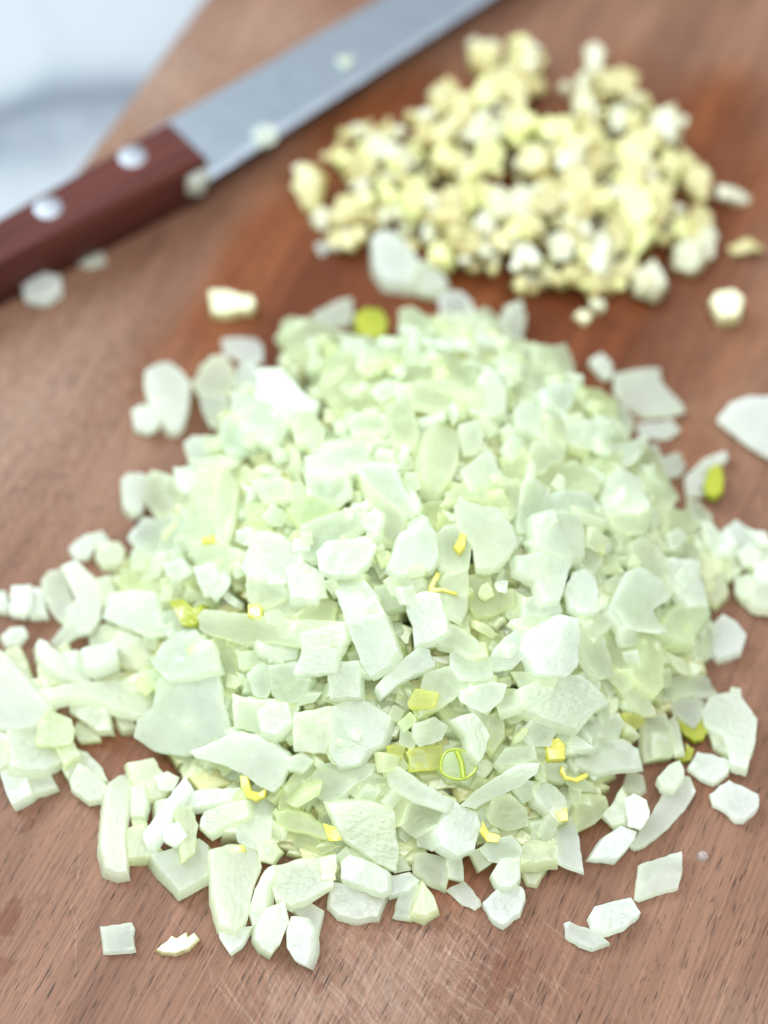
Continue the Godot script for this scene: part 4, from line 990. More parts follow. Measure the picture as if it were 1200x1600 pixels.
	bit("onion_piece", "w", 2.8, 0.020, false, Vector3(-9.8, 26.6, 22.2), Vector3(-0.242, 0.946, 0.218), 2.72, [3.7, 3.8, -3, 2.9, -7.7, 0.2, -6.4, -1.9, -3.3, -2.3, -0.4, -2.8, 5, -3.3, 6.7, -1.9], "white onion chunk just below right of the lime diamond")
	bit("onion_piece", "p", 2.8, 0.020, false, Vector3(-6.8, 27.7, 27.7), Vector3(-0.177, 0.967, 0.181), 3.01, [4.9, 2, 2.9, 3.5, -1.2, 2.9, -4.1, 2.9, -5.8, 0.8, -4.1, -1.8, -1.5, -3.8, 2.6, -3.3, 4.8, -1.8], "white onion leaf shape with a glinting pointed corner beside the long white plank")
	bit("onion_piece", "w", 2.8, 0.020, false, Vector3(-9.8, 27, 12.4), Vector3(-0.210, 0.965, 0.154), -2.70, [5.4, 0.5, -1.8, 3.8, -4.4, -0.2, -2.4, -2.9, 1.7, -3], "white onion chunk just above right of the lime diamond")
	bit("onion_piece", "m", 4, 0.000, false, Vector3(-19.3, 21.3, 38.5), Vector3(-0.366, 0.902, 0.227), -2.84, [15, -0.5, 14.1, 0.9, 11.1, 1.2, 3.9, 1.9, -2.7, 2.3, -8.9, 3.5, -13.2, 4.1, -13.5, 2, -12.9, -0.8, -8, -1.8, -1.5, -2.1, 5.8, -3.3, 10.9, -3.1, 14.3, -2.6], "long pale green onion log lying across the heap's near middle")
	bit("onion_piece", "p", 2, 0.020, false, Vector3(-10.8, 23.3, 43.8), Vector3(-0.302, 0.863, 0.404), 2.98, [3.2, 3.5, -4.8, 3.9, -4.7, 0.8, -2.7, -1.7, -1.7, -4.4, 5.5, -3.3, 3.4, 0.6], "white translucent onion slab at the blunt end of the long pale log")
	bit("onion_piece", "p", 4, 0.040, true, Vector3(-3.3, 26.2, 39.9), Vector3(-0.276, 0.953, 0.127), 1.20, [-10.5, 2.4, -9.6, -0.5, -7.7, -2.7, -4.9, -3.4, -0.8, -3.6, 3.3, -3.5, 7.3, -3.2, 8.8, -1, 9.2, 2.9, 6.5, 3.5, 1.1, 3.2, -4.4, 2.9, -7.9, 3], "long white glittering onion plank slanting down the heap's middle")
	bit("onion_piece", "m", 2.8, 0.020, false, Vector3(-9.3, 25.1, 32), Vector3(-0.272, 0.892, 0.362), -2.38, [1.4, -0.6, 0.6, 1.1, -1.3, 0.5, -0.9, -1], "tiny pale green onion cube above left of the slanting white plank")
	bit("onion_piece", "g", 2.8, 0.020, false, Vector3(-11.3, 22.3, 35.4), Vector3(-0.052, 0.998, 0.022), 2.81, [4.3, 0.7, -1.3, 2.9, -3.6, 0.5, -1.8, -3.1, 3.6, -0.8], "small green onion chunk just above right of the long pale log")
	bit("onion_piece", "m", 2.8, 0.020, false, Vector3(-23.1, 17.3, 42), Vector3(-0.365, 0.913, 0.184), -3.01, [2.9, 1.2, -2.5, 1.6, -2.6, -0.8, 1.7, -2.1], "small pale green onion cube just below left of the long pale log")
	bit("onion_piece", "w", 2.8, 0.020, true, Vector3(-17.6, 19.4, 42.4), Vector3(-0.014, 0.952, 0.307), 3.06, [2.8, 1, -0.1, 1.6, -3, 0.9, -2.5, -1.2, 2.4, -1.4], "tiny white onion chunk just below the long pale log")
	bit("onion_piece", "g", 2.8, 0.020, false, Vector3(-27.7, 13.7, 41.4), Vector3(-0.289, 0.863, 0.414), 1.43, [-5, 2, -5.5, -0.6, -3.7, -2.3, 1.6, -2.2, 6.1, -0.6, 5.1, 2, -0.3, 2], "green onion chunk above right of the large glittering sheet")
	bit("onion_piece", "p", 1.8, 0.020, true, Vector3(-34.8, 12.9, 39.1), Vector3(-0.473, 0.881, 0.028), 0.63, [-6.1, 3.8, -6.4, -0.2, -3.4, -4.3, -2.4, -5.3, 1.3, -4, 3.1, -4.7, 8.2, -0.6, 4, 2.5, -0.5, 5.3], "ragged-topped upper half of the large glittering onion sheet")
	bit("onion_piece", "p", 1.8, 0.030, true, Vector3(-34.8, 9.3, 48.6), Vector3(-0.346, 0.855, 0.387), -2.99, [6.5, 5.5, -0.4, 7.3, -5.1, 8.7, -7, 2.7, -9.5, -2.6, -5, -4.6, -0.9, -7.2, 4.2, -7.2, 9, -5.2, 9, -1.9, 6.3, 0.4], "large glittering wet onion sheet at the heap's near left shoulder")
	bit("onion_piece", "G", 2.5, 0.020, false, Vector3(-39.9, 8.7, 41), Vector3(-0.354, 0.934, 0.050), -2.63, [3.9, -0.1, 2.7, 1, -1.5, 2.4, -3.8, -0.5, -0.4, -1.9, 1.9, -1.9], "bright green onion cube against the large glittering sheet")
	bit("onion_piece", "g", 2.5, 0.020, false, Vector3(-40.6, 4.3, 58.4), Vector3(0.173, 0.975, 0.141), -2.46, [4.8, -0.3, 2, 3.4, -2, 1.9, -3.8, 1.9, -4.1, -1, -2.3, -3.1, 2.4, -2.1], "smooth green onion tile below the large glittering sheet")
	bit("onion_piece", "m", 3, 0.050, false, Vector3(-45.8, 4.8, 66.4), Vector3(0.112, 0.993, -0.037), 1.55, [-7.7, 1.6, -9.6, 0, -10.1, -1.1, -7.6, -2.3, -3.8, -1.9, 0, -1.6, 5, -1.8, 8.9, -2.5, 9.2, -0.9, 8.2, 1.4, 5.1, 2.3, -2.4, 2.2], "upright crescent onion strip at the heap's lower left foot")
	bit("onion_piece", "w", 2.8, 0.020, false, Vector3(-42.2, 4.6, 62.9), Vector3(-0.028, 0.976, 0.217), 1.53, [-2.7, 1.3, -2.9, -1, 0, -1.5, 2.8, -1, 2.7, 1.3], "small white onion chunk below left of the large glittering sheet")
	bit("onion_piece", "w", 2.5, 0.020, false, Vector3(-37.2, 5.5, 65.4), Vector3(-0.161, 0.980, -0.120), 2.08, [5.2, 1.4, 2.3, 1.2, -2, 1.3, -7.3, 0.7, -6.1, -1.5, -1.5, -1, 2.7, -1.1, 6.2, -1.3, 7, -0.2], "slim white onion strip slanting beside the upright crescent")
	bit("onion_piece", "g", 3, 0.020, false, Vector3(-41.7, 3.5, 70.2), Vector3(0.050, 0.991, 0.128), -1.17, [1.1, -3.3, 3.5, -0.8, 0.8, 1.8, 0.5, 3.8, -1.8, 2.4, -3.3, -0.5], "small green onion chunk above left of the long tall slab")
	bit("onion_piece", "w", 2.5, 0.030, false, Vector3(-30.2, 5.5, 62.6), Vector3(-0.232, 0.965, 0.123), -3.14, [6, 1, 0.7, 1.5, -5.8, 1.3, -7, -0.6, -2.9, -1.1, 2.9, -1.8, 5.8, -1.1], "flat white curved onion bar above the ribbed bar with a yellow core")
	bit("onion_piece", "m", 3, 0.050, false, Vector3(-27.4, 6, 66.5), Vector3(-0.211, 0.932, 0.296), 2.87, [3.2, 1.8, -0.7, 2.1, -4.7, 1.4, -4.2, -1.4, -0.3, -1.7, 3.1, -2.5, 4.5, -0.4], "pale bent onion bar below the flat white curved bar")
	bit("onion_piece", "g", 3, 0.020, false, Vector3(-33.6, 4.8, 68.5), Vector3(0.225, 0.974, -0.009), 1.46, [-4.2, 2.2, -4.7, -1.2, -0.8, -2.1, 4.1, -1.3, 5.9, 1.2, 0.5, 1.4], "small green onion wedge left of the twisted upright slab")
	bit("onion_piece", "p", 3, 0.020, true, Vector3(-33.7, 3.5, 74.1), Vector3(0.067, 0.997, -0.037), 1.39, [-2.6, 5.7, -3.2, 1.7, -4.4, -2.9, -2.9, -4.4, 0.2, -4.3, 3.1, -3.6, 4.2, -0.7, 5.1, 1.6, 2.1, 3.3, -0.6, 4.8], "pointed white onion diamond at the heap's near foot, on bare wood")
	bit("onion_piece", "w", 2, 0.020, true, Vector3(-21.6, 5, 67.5), Vector3(-0.118, 0.991, 0.063), 1.68, [1.7, 3.7, -3.8, 2.1, -5, 0.9, -5.8, -2.2, 0.2, -2.6, 5.5, -3, 4.5, 0.2, 3.1, 3.2], "twisted upright translucent onion slab under the yellow-cored curl")
	bit("onion_piece", "p", 2.5, 0.020, true, Vector3(-23.2, 11, 58.1), Vector3(-0.235, 0.833, 0.502), -2.79, [10.2, -2.7, 6.3, 0.7, 4.1, 3.3, 0, 4.3, -5.5, 3.3, -7, 2.7, -6.9, -2.2, -6.2, -3.9, -3, -3.7, -0.8, -3, 3.8, -2.7, 8.7, -3.3], "fan-shaped white onion slab with a yellow curl at its lower edge")
	bit("onion_piece", "m", 2.8, 0.020, false, Vector3(-20.6, 14.4, 51.6), Vector3(-0.141, 0.909, 0.392), -2.99, [6.1, 3, 1.8, 2.4, -2.8, 3.4, -5.9, 2.3, -5.7, -0.1, -4.2, -2, -1.6, -3.8, 2.7, -3, 4.8, -2.7], "pale green onion chunk above right of the fan-shaped slab")
	bit("onion_piece", "p", 3, 0.020, false, Vector3(-18.7, 15.8, 52.7), Vector3(-0.077, 0.988, 0.131), 0.22, [-3.2, -0.6, -1.6, -2.7, 1.6, -3, 3.3, 0.4, 1, 3.1, -1.7, 2.9], "rounded white onion cube in a hollow above the fan-shaped slab")
	bit("onion_piece", "w", 2.8, 0.020, false, Vector3(-21.3, 16.5, 46), Vector3(-0.035, 0.888, 0.459), 1.55, [-1, 2.4, -2.9, 0, -2.6, -1.7, 0.8, -1.9, 3.1, -1, 2.5, 1.3], "small white onion chunk below the long pale log")
	bit("onion_piece", "w", 2.8, 0.020, false, Vector3(-16.2, 18.1, 47.1), Vector3(-0.159, 0.883, 0.443), -0.37, [-2.5, -3.9, 4.3, -2, 3.6, 1.4, 0.2, 3.8, -2.7, 3.2, -3.7, 1], "white onion chunk below the long pale log")
	bit("onion_piece", "w", 2.8, 0.020, true, Vector3(-6.8, 21.3, 48.5), Vector3(-0.251, 0.911, 0.326), 1.16, [-4.1, 1.5, -1.9, -3.7, 4.1, -1.4, 1.9, 3.7], "small glittering square onion die left of the slanting white plank's foot")
	bit("onion_piece", "m", 1.5, 0.020, false, Vector3(-12.1, 15.6, 55.2), Vector3(-0.152, 0.907, 0.393), -0.55, [-1.2, -4.3, 4.7, -1.9, 2.5, 2.8, -0.4, 4.3, -4.6, 1.2, -3.2, -1.5], "see-through pale onion tile with a lit rim in the heap's near middle")
	bit("onion_piece", "w", 2.8, 0.020, true, Vector3(-4.8, 16.9, 55.9), Vector3(-0.143, 0.932, 0.334), -1.10, [1.9, -5.6, 5.4, -2.2, 4.9, 3.2, 4.7, 4.3, 0, 5.1, -2, 3.5, -4.7, 3, -6.8, 0.2, -5, -2.7], "ribbed translucent onion chunk in the heap's near middle")
	bit("onion_piece", "w", 2.8, 0.020, false, Vector3(-14.4, 12.4, 59.6), Vector3(-0.025, 0.924, 0.382), 3.02, [1.9, 1, -0.5, 1.5, -2.6, 0, -0.1, -1.6, 2.1, -0.7], "tiny white onion chunk right of the fan-shaped slab")
	bit("onion_piece", "g", 2, 0.020, false, Vector3(-14.6, 9.1, 62.7), Vector3(-0.115, 0.927, 0.358), 2.32, [1.9, 2.3, -2.1, 2.1, -6.1, 0.3, -2.4, -1.6, 2.9, -2.6, 5, 0.2], "green onion flake above right of the twisted upright slab")
	bit("onion_piece", "w", 2.8, 0.020, false, Vector3(-8.3, 11.2, 62.3), Vector3(-0.302, 0.874, 0.380), 2.88, [2.1, 3.3, -3.9, 2.4, -7.2, 0.7, -6.2, -0.8, -2.1, -2, 1.5, -3.9, 4.5, -1.3, 7.5, -3, 5.3, 0.7], "pale smooth onion slice below the ribbed translucent chunk")
	bit("onion_piece", "g", 2, 0.020, false, Vector3(-14.3, 7, 68.3), Vector3(-0.191, 0.924, 0.332), -2.69, [4.9, -0.2, 3, 1.2, -0.7, 1.7, -5.1, 0.6, -5.9, -0.5, -1.9, -0.8, 3.4, -2], "slim green onion strip, upper of a stacked pair at the near foot")
	bit("onion_piece", "g", 2, 0.020, false, Vector3(-13.3, 4.4, 70.4), Vector3(-0.265, 0.854, 0.449), -2.68, [6.6, 0.3, 3.1, 1.4, -2.4, 1.1, -6.1, 2.1, -4.7, 0.4, -2.6, -2, 0.3, -1.6, 3.2, -1.2], "slim green onion strip, lower of a stacked pair at the near foot")
	bit("onion_piece", "p", 4, 0.020, false, Vector3(-2.5, 9.2, 70.7), Vector3(0.124, 0.863, 0.491), -2.70, [8.3, 1, 3.9, 3.7, -0.6, 4.9, -2.5, 4.8, -4.3, 1.7, -6.2, -1.1, -7.3, -4.4, -3.8, -4.5, 0.4, -3.6, 3.1, -3.2, 5.4, -1.6, 7.2, 0], "large white onion block with a yellow chip at its corner, near foot")
	bit("onion_heart_scrap", "y", 1, 0.020, false, Vector3(-8.6, 8.1, 70.7), Vector3(-0.064, 0.863, 0.501), -2.52, [2.4, 0.3, -0.1, 1.3, -2.2, 0.1, -0.3, -1.6], "yellow chip at the corner of the large white block")
	bit("onion_piece", "w", 3, 0.020, false, Vector3(-20.6, 4.8, 80.9), Vector3(-0.154, 0.956, 0.249), 1.82, [2.9, 1.3, -1, 1.4, -4.5, 0.7, -5.7, -0.5, -4.4, -1.2, -2, -0.6, 1.7, -1.4, 3.9, -1.5, 4.9, 0.2], "tall white onion spike beside the long tall slab")
	bit("onion_piece", "m", 3, 0.040, false, Vector3(-25.2, 4.8, 77.8), Vector3(0.185, 0.982, -0.045), 1.58, [-5.7, 4.4, -7.4, 0.4, -6.9, -3.6, -3, -4.6, 0.8, -3.3, 6.3, -2.8, 8.8, -1.1, 7.9, 1.9, 3.3, 3.5, -1.5, 4], "long tall pale onion slab with a yellow streak, nearest foot of the heap")
	bit("onion_piece", "w", 2, 0.020, false, Vector3(-25.2, 2.5, 86.7), Vector3(-0.084, 0.996, -0.042), -0.59, [-0.8, -3.7, 1.9, -0.6, 3.8, 0.5, 0.4, 2.3, -2.1, 2.4, -2.1, -1], "small white onion flake below the long tall slab")
	bit("onion_heart_scrap", "y", 0.8, 0.020, false, Vector3(-25, 3.8, 71.6), Vector3(-0.262, 0.953, -0.150), 3.08, [1.4, 0.5, -1.1, 0.6, -1.4, -0.6, 1.2, -0.5], "yellow streak on the top of the long tall slab")
	bit("onion_piece", "p", 4, 0.020, false, Vector3(-18.4, 5.8, 86.6), Vector3(0.156, 0.955, 0.254), 1.92, [0.7, 2.6, -2.3, 2.2, -5, -0.3, -1.8, -2.3, 1.7, -2.2, 4.3, -1.5, 3.9, 0.4, 2.8, 2], "white onion block with a sharp top corner at the heap's nearest foot")
	bit("onion_piece", "p", 3.5, 0.020, false, Vector3(-14, 5.3, 88.7), Vector3(-0.239, 0.927, 0.290), 1.41, [-1.8, 2, -4, 0.8, -3.3, -1.3, -1.5, -2.4, 2.2, -1.7, 4.4, -0.5, 3.2, 1.3, 0.9, 2.3], "white tooth-shaped onion block, the one reaching lowest on the wood")
	bit("onion_piece", "w", 1.5, 0.020, false, Vector3(-12.2, 2.2, 83.5), Vector3(-0.042, 0.996, 0.083), 1.32, [-2.4, 2.6, -2.7, -0.6, -0.8, -2.3, 2.6, -0.7, 5.1, 0.8, 1.7, 0.5], "bluish translucent onion flake behind the tooth-shaped block")
	bit("onion_piece", "m", 3, 0.020, false, Vector3(-13.9, 4.8, 77.8), Vector3(-0.018, 1.000, 0.025), 2.81, [3.7, 3.8, -1.1, 3.8, -4.1, 3, -5.7, -0.1, -4.8, -2.9, -1.1, -3.5, 3, -3.9, 5.2, -1.8, 4.9, 1.1], "smooth grey-green onion piece between the tall slab and the white block")
	bit("onion_piece", "m", 2.8, 0.020, false, Vector3(-9.3, 5.8, 76), Vector3(-0.010, 0.942, 0.335), 1.59, [-1.7, 1.5, -2.3, -1.2, 2, -1.3, 2.1, 1.2], "tiny pale green onion cube below left of the large block with a yellow chip")
	bit("onion_piece", "w", 3, 0.020, false, Vector3(-3.4, 6, 77.1), Vector3(-0.168, 0.984, 0.064), -2.55, [5, -0.2, 4.2, 1.6, 0.6, 2.3, -3.3, 2.5, -5, -0.2, -4.5, -1.4, -0.3, -2.1, 3, -2.7], "flat white onion bar below the large white block with the yellow chip")
	bit("onion_piece", "m", 2, 0.020, false, Vector3(-4.7, 2.5, 80.6), Vector3(0.036, 0.994, 0.104), -3.12, [4.1, 3.3, -0.3, 2.7, -5.3, 1.7, -4.8, 0.5, -3.8, -2.6, -0.5, -3.2, 2.8, -2.6, 4.5, -0.9], "pale rounded onion tile lying on the wood at the heap's near foot")
	bit("onion_piece", "w", 2, 0.020, false, Vector3(2.9, 2.5, 77.3), Vector3(-0.029, 0.989, 0.148), 2.82, [2, 1.8, -2, 1.4, -3.1, -0.5, -0.9, -1.6, 2.5, -1.6], "small white onion flake just above left of the small green pyramid")
	bit("onion_piece", "w", 1.5, 0.020, false, Vector3(3.9, 2.2, 80.3), Vector3(-0.043, 0.994, 0.104), 1.97, [3.3, 1.1, -0.7, 1.6, -3.7, 0.5, -3.2, -1.3, 0, -1.1, 2.8, -1.7], "whitish translucent flake beside the small green pyramid at the near foot")
	bit("onion_piece", "g", 3, 0.020, false, Vector3(6.9, 3.5, 81.2), Vector3(0.117, 0.984, 0.137), 1.62, [1.9, 2.1, -1.5, 1.1, -3.7, 0.5, -1.7, -1.1, 1, -2.3, 2.5, -0.2], "small green onion pyramid on the wood at the near foot")
	bit("onion_piece", "m", 2.5, 0.020, false, Vector3(8.2, 3.6, 75), Vector3(0.052, 0.970, 0.239), -2.54, [3.9, 0.1, 2.5, 1.5, -1.3, 3, -2.9, 0.6, -3.7, -1.6, -0.7, -2.3, 2.1, -2.1], "small pale green onion chunk just above the small green pyramid")
	bit("onion_piece", "w", 3, 0.020, false, Vector3(12.1, 3.8, 75), Vector3(0.096, 0.942, 0.323), 1.51, [-1.8, 1.4, -2.2, -1.4, 2.3, -1.3, 1.6, 1.4], "tiny white onion cube just above right of the small green pyramid")
	bit("onion_piece", "w", 1, 0.020, false, Vector3(13.7, 1.2, 78.9), Vector3(-0.028, 0.998, 0.054), -2.42, [3.1, -1.4, 1.9, 1.9, -0.5, 1.6, -3.2, 0.6, -2.9, -0.9, -0.7, -1.6], "torn white onion scrap on the wood, left of the tall white pair")
	bit("onion_piece", "w", 2.5, 0.020, false, Vector3(20.4, 2.8, 81), Vector3(-0.059, 0.998, 0.037), 2.27, [2.4, 3, -0.8, 2.7, -3.6, 1.4, -4, -0.4, -3, -1.9, -0.1, -3, 3.3, -2, 3.6, -0.1], "white scoop of onion below the tall white stack at the near foot")
	bit("onion_piece", "p", 3, 0.020, false, Vector3(20.8, 4.8, 76.3), Vector3(0.005, 0.992, 0.124), 2.04, [1.5, 2.3, -1.9, 1.8, -3.3, -0.8, -0.2, -2.3, 2, -1.8, 3, 0.1], "small bright white onion chunk just below right of the curved yellow chip")
	bit("onion_piece", "w", 2.8, 0.020, false, Vector3(20, 5.6, 72.7), Vector3(-0.000, 0.933, 0.360), -3.13, [4, 0.3, 1.8, 2, -1.7, 2.6, -3.4, 0.4, -3, -1.8, 0, -2.4, 2.3, -1.9], "small white onion chunk just below right of the curved yellow chip")
	bit("onion_heart_scrap", "y", 1.2, 0.020, false, Vector3(17.7, 8.4, 71.1), Vector3(0.180, 0.933, 0.311), -2.49, [1.6, -0.6, 2.2, 1.2, 0.1, 0.3, -1.7, 1.1, -2.1, -0.1, -0.5, -1.2], "curved yellow chip atop the tall white stack")
	bit("onion_piece", "m", 2, 0.020, false, Vector3(21.1, 8.9, 67.6), Vector3(0.139, 0.823, 0.551), 3.12, [3.5, -0.2, 2.3, 2.6, -0.6, 3.1, -3.1, 0.7, -3.4, -2.1, 0.1, -2.9, 2.4, -1.9], "small pale green onion flake just above right of the curved yellow chip")
	bit("onion_piece", "p", 3, 0.020, false, Vector3(12.6, 8.6, 70.2), Vector3(0.212, 0.940, 0.268), 1.98, [2.3, 3.4, -4.2, 3.2, -3.9, 1.2, -4.1, -1.9, -2.2, -3.3, 2, -3.8, 4.3, -1.6, 3.9, 1.7], "white slanted onion block left of the curved yellow chip")
	bit("onion_piece", "w", 2.5, 0.030, false, Vector3(19.9, 12.8, 64), Vector3(-0.058, 0.867, 0.495), 2.73, [8, -0.4, 4.5, 0.9, 0.5, 1.6, -4, 2.1, -7.2, 0.8, -6.3, -0.5, -2.4, -1.5, 1.9, -1.5, 5.8, -1.9], "long white tapering onion strip rising to a point, below the green ring")
	bit("onion_piece", "w", 2.5, 0.030, false, Vector3(5.4, 13.7, 65), Vector3(-0.022, 0.963, 0.268), -2.64, [6.1, 0.7, 4.2, 1.8, 0.7, 1.3, -3.2, 1.2, -6.1, 1.1, -6.2, -0.7, -2.7, -1.3, 1, -1.7, 4.1, -1.5], "curved white onion strip descending toward the long tapering strip")
	bit("onion_piece", "p", 3, 0.080, false, Vector3(28.4, 8.6, 64.8), Vector3(0.211, 0.932, 0.294), 0.88, [-4.4, 1.1, -3.4, -1.2, -1.1, -2.3, 1.7, -2.2, 4.5, -0.2, 4, 1.3, 1.6, 1.6, -1.1, 2.4], "shell-shaped white onion piece with a yellow lower tip")
	bit("onion_heart_scrap", "y", 1.5, 0.020, false, Vector3(30.3, 7.6, 67.1), Vector3(0.075, 0.928, 0.364), 0.69, [-1.4, 0.4, -0.2, -1.5, 1.4, 0.1, 0.4, 1.2], "pale yellow tip on the shell-shaped white piece")
	bit("onion_piece", "w", 2.8, 0.020, false, Vector3(27.4, 4.9, 68.7), Vector3(0.216, 0.823, 0.526), 3.01, [2.3, 1.8, -1.9, 1.8, -2.6, -1.8, 2.2, -1.6], "small white onion cube just below the shell with a yellow tip")
	bit("onion_piece", "w", 1.2, 0.020, false, Vector3(31.3, 4.2, 70.9), Vector3(-0.064, 0.996, -0.070), 1.45, [-4.6, 1.8, -5, -1.7, -0.8, -2.1, 5.7, -1.7, 4.6, 0, 2.9, 2.5], "clear white onion slab with a long slanted edge at the heap's near side")
	bit("onion_piece", "g", 2.8, 0.020, false, Vector3(26.1, 4.6, 72.6), Vector3(0.035, 0.998, -0.047), 3.05, [3, 1.1, 0.8, 2.5, -3.5, 1.2, -2.8, -1.8, 3.1, -2], "small green onion chunk below right of the curved yellow chip")
	bit("onion_piece", "g", 1.5, 0.020, false, Vector3(25.3, 1.6, 74.9), Vector3(0.007, 1.000, -0.014), -0.83, [-0.6, -2.5, 2.8, 0.8, -1.2, 1.8, -2, 0.6], "dull green onion triangle under the clear slanted slab")
	bit("onion_piece", "g", 2.5, 0.020, false, Vector3(35.1, 4.6, 64.6), Vector3(0.215, 0.887, 0.409), 2.60, [1, 3.9, -3.8, 0.4, -3.3, -1.6, 0.2, -2.6, 4, -2.3, 2.3, 0.7], "green sided onion wedge right of the shell-shaped piece")
	bit("onion_piece", "m", 2.8, 0.020, false, Vector3(39.9, 4.6, 64.7), Vector3(-0.249, 0.911, 0.328), 1.94, [1.8, 2.2, -1.5, 1, -3.8, 0.6, -2.3, -1.2, 1.6, -1.9, 2.8, 0], "small pale green onion chunk just above the tilted white square")
	bit("onion_piece", "p", 3.5, 0.020, false, Vector3(43, 6.5, 65.9), Vector3(-0.111, 0.947, 0.303), 1.45, [-2.2, 1.8, -3.1, 0, -1.7, -2, 1.1, -2.1, 3.1, -0.2, 2.3, 1.9], "white onion die above the tilted white square at the near side")
	bit("onion_piece", "p", 3.5, 0.020, false, Vector3(39.4, 4.2, 70.7), Vector3(0.139, 0.971, 0.194), 2.55, [4.9, 0.3, 1, 1.9, -2.6, 2, -4.4, -0.4, -2, -1.6, 1.2, -2.3], "tilted white onion square resting on wood beside the long clear slice")
	bit("onion_piece", "w", 1.5, 0.020, false, Vector3(48.7, 2.4, 63.6), Vector3(-0.064, 0.998, 0.030), 2.24, [9.2, 1.3, 4.1, 1.5, -3, 2.3, -6.9, 2.3, -7.6, 0.3, -5.9, -2.1, -2, -2.5, 3.1, -1.9, 7.5, -0.9, 9.2, 0.3], "long clear curved onion slice lying flat on wood at the near side")
	bit("onion_piece", "m", 3, 0.020, false, Vector3(49.8, 4.8, 58.1), Vector3(0.022, 0.998, -0.057), 2.13, [1.8, 1.9, -1.6, 1.5, -3.5, 0.3, -1.3, -1.8, 2.1, -1.7, 2.9, 0.4], "small pale onion piece lying on the top of the long clear slice")
	bit("onion_piece", "w", 2.2, 0.020, false, Vector3(56.7, 2.7, 55.3), Vector3(-0.105, 0.984, 0.140), -0.27, [-3.7, -0.8, -1, -3.3, 1.5, -1.9, 3.8, 0.1, 2.9, 1.9, -0.2, 3.1, -2.1, 1.6], "translucent onion piece on wood below the yellow-green scraps")
	bit("onion_piece", "w", 2.2, 0.020, false, Vector3(60.8, 2.5, 61.7), Vector3(-0.054, 0.998, 0.027), 0.84, [-3.9, 2.4, -3.4, -2, -0.4, -3, 1.9, -3.7, 3.5, -2.1, 3.6, 1.4, 2.6, 2.8, -0.4, 2.8, -2.2, 3.4], "frayed white onion piece alone on wood, off the heap's near side")
	bit("onion_piece", "p", 2.5, 0.020, false, Vector3(61.2, 4.3, 47.8), Vector3(-0.122, 0.988, -0.092), 1.57, [-3.7, 5, -6.7, 2.7, -6.8, -0.2, -8.1, -0.6, -7.6, -2.3, -5.5, -2.2, -0.9, -4.4, 3.6, -3.7, 9.3, -1.4, 7.9, 1.3, 2.4, 1.8, 0.8, 4, -0.6, 5], "big tilted onion tile with a small tab on top, at the heap's side")
	bit("onion_piece", "m", 2, 0.020, false, Vector3(59.1, 2.1, 50.2), Vector3(-0.011, 1.000, -0.005), 1.08, [-2.8, 0.5, -0.4, -1.7, 3, 0.1, 0.1, 1.4], "tiny pale green onion tile just below left of the big tile with a tab")
	bit("onion_heart_scrap", "v", 2, 0.020, false, Vector3(54.8, 2.5, 48), Vector3(-0.087, 0.996, -0.024), 0.80, [-4.4, 0, -2.2, 0.2, -0.1, 0, -1.1, -3, 1.8, -1.7, 2.4, 0.4, 1.5, 1.8, -1.6, 1.8], "vivid yellow-green V-shaped scrap under a clear onion piece")
	bit("onion_piece", "w", 1.2, 0.020, false, Vector3(54, 3, 44.1), Vector3(0.031, 0.999, 0.024), 0.15, [-3.6, -0.4, -0.9, -2.8, 2.6, -2.1, 2.3, 1.9, 1.3, 3.4, -1.7, 1.7], "clear onion piece capping the yellow-green V-shaped scrap")
	bit("onion_heart_scrap", "v", 1.5, 0.020, false, Vector3(53.1, 1.6, 52.2), Vector3(0.029, 1.000, -0.001), 2.31, [1.9, 1.4, 0, 0.3, -1.7, 1.4, -1.7, -0.5, 0.3, -1.3, 1.5, -0.5], "small vivid yellow-green scrap on wood below the V-shaped one")
	bit("onion_piece", "m", 3, 0.020, false, Vector3(48, 4.6, 50.6), Vector3(0.179, 0.934, 0.308), 1.76, [-3.1, 3.1, -4.6, -0.6, -1.7, -2.6, 2.8, -3.2, 4.6, 1.6, 0.4, 2.5], "pale green onion chunk left of the big tile with a tab")
	bit("onion_piece", "p", 2, 0.020, false, Vector3(48.9, 3.9, 51.6), Vector3(0.334, 0.878, 0.343), 2.11, [-0.6, 2.8, -3.2, -0.5, 0.7, -2.7, 3.2, 0.3], "small bright onion die face-on beside the yellow-green scraps")
	bit("onion_piece", "m", 2, 0.020, false, Vector3(51.2, 3.8, 49.6), Vector3(-0.041, 0.998, -0.047), 1.47, [-3.1, 1.1, -4.6, -0.7, -0.1, -1, 3.8, -0.9, 4, 0.9], "small pale green onion strip left of the big tile with a tab")
	bit("onion_piece", "w", 2, 0.020, false, Vector3(54.5, 3.4, 39.4), Vector3(0.222, 0.974, 0.055), 2.70, [5.5, 1.2, -0.4, 2.7, -3.8, 2.2, -4.3, -0.1, -4.3, -3.2, -1.1, -2.5, 3.1, -1, 5.6, -1.5], "white onion wedge above left of the big tile with a tab")
	bit("onion_piece", "w", 3, 0.020, false, Vector3(62, 3.5, 29.5), Vector3(-0.051, 0.997, 0.052), 1.79, [-2.1, 2.9, -4.5, 1.4, -3.6, -1.1, -1.3, -3.4, 2.2, -3, 4.5, 0.8, 2.6, 2.8], "white onion piece standing apart beside the white-capped flake")
	bit("onion_piece", "w", 3, 0.020, false, Vector3(57.7, 4.5, 30.6), Vector3(0.489, 0.871, 0.048), 1.79, [-0.7, 2.5, -6.1, -0.6, -0.8, -2, 2.9, -2, 5.1, 0.9], "small white onion wedge below the white-capped flake")
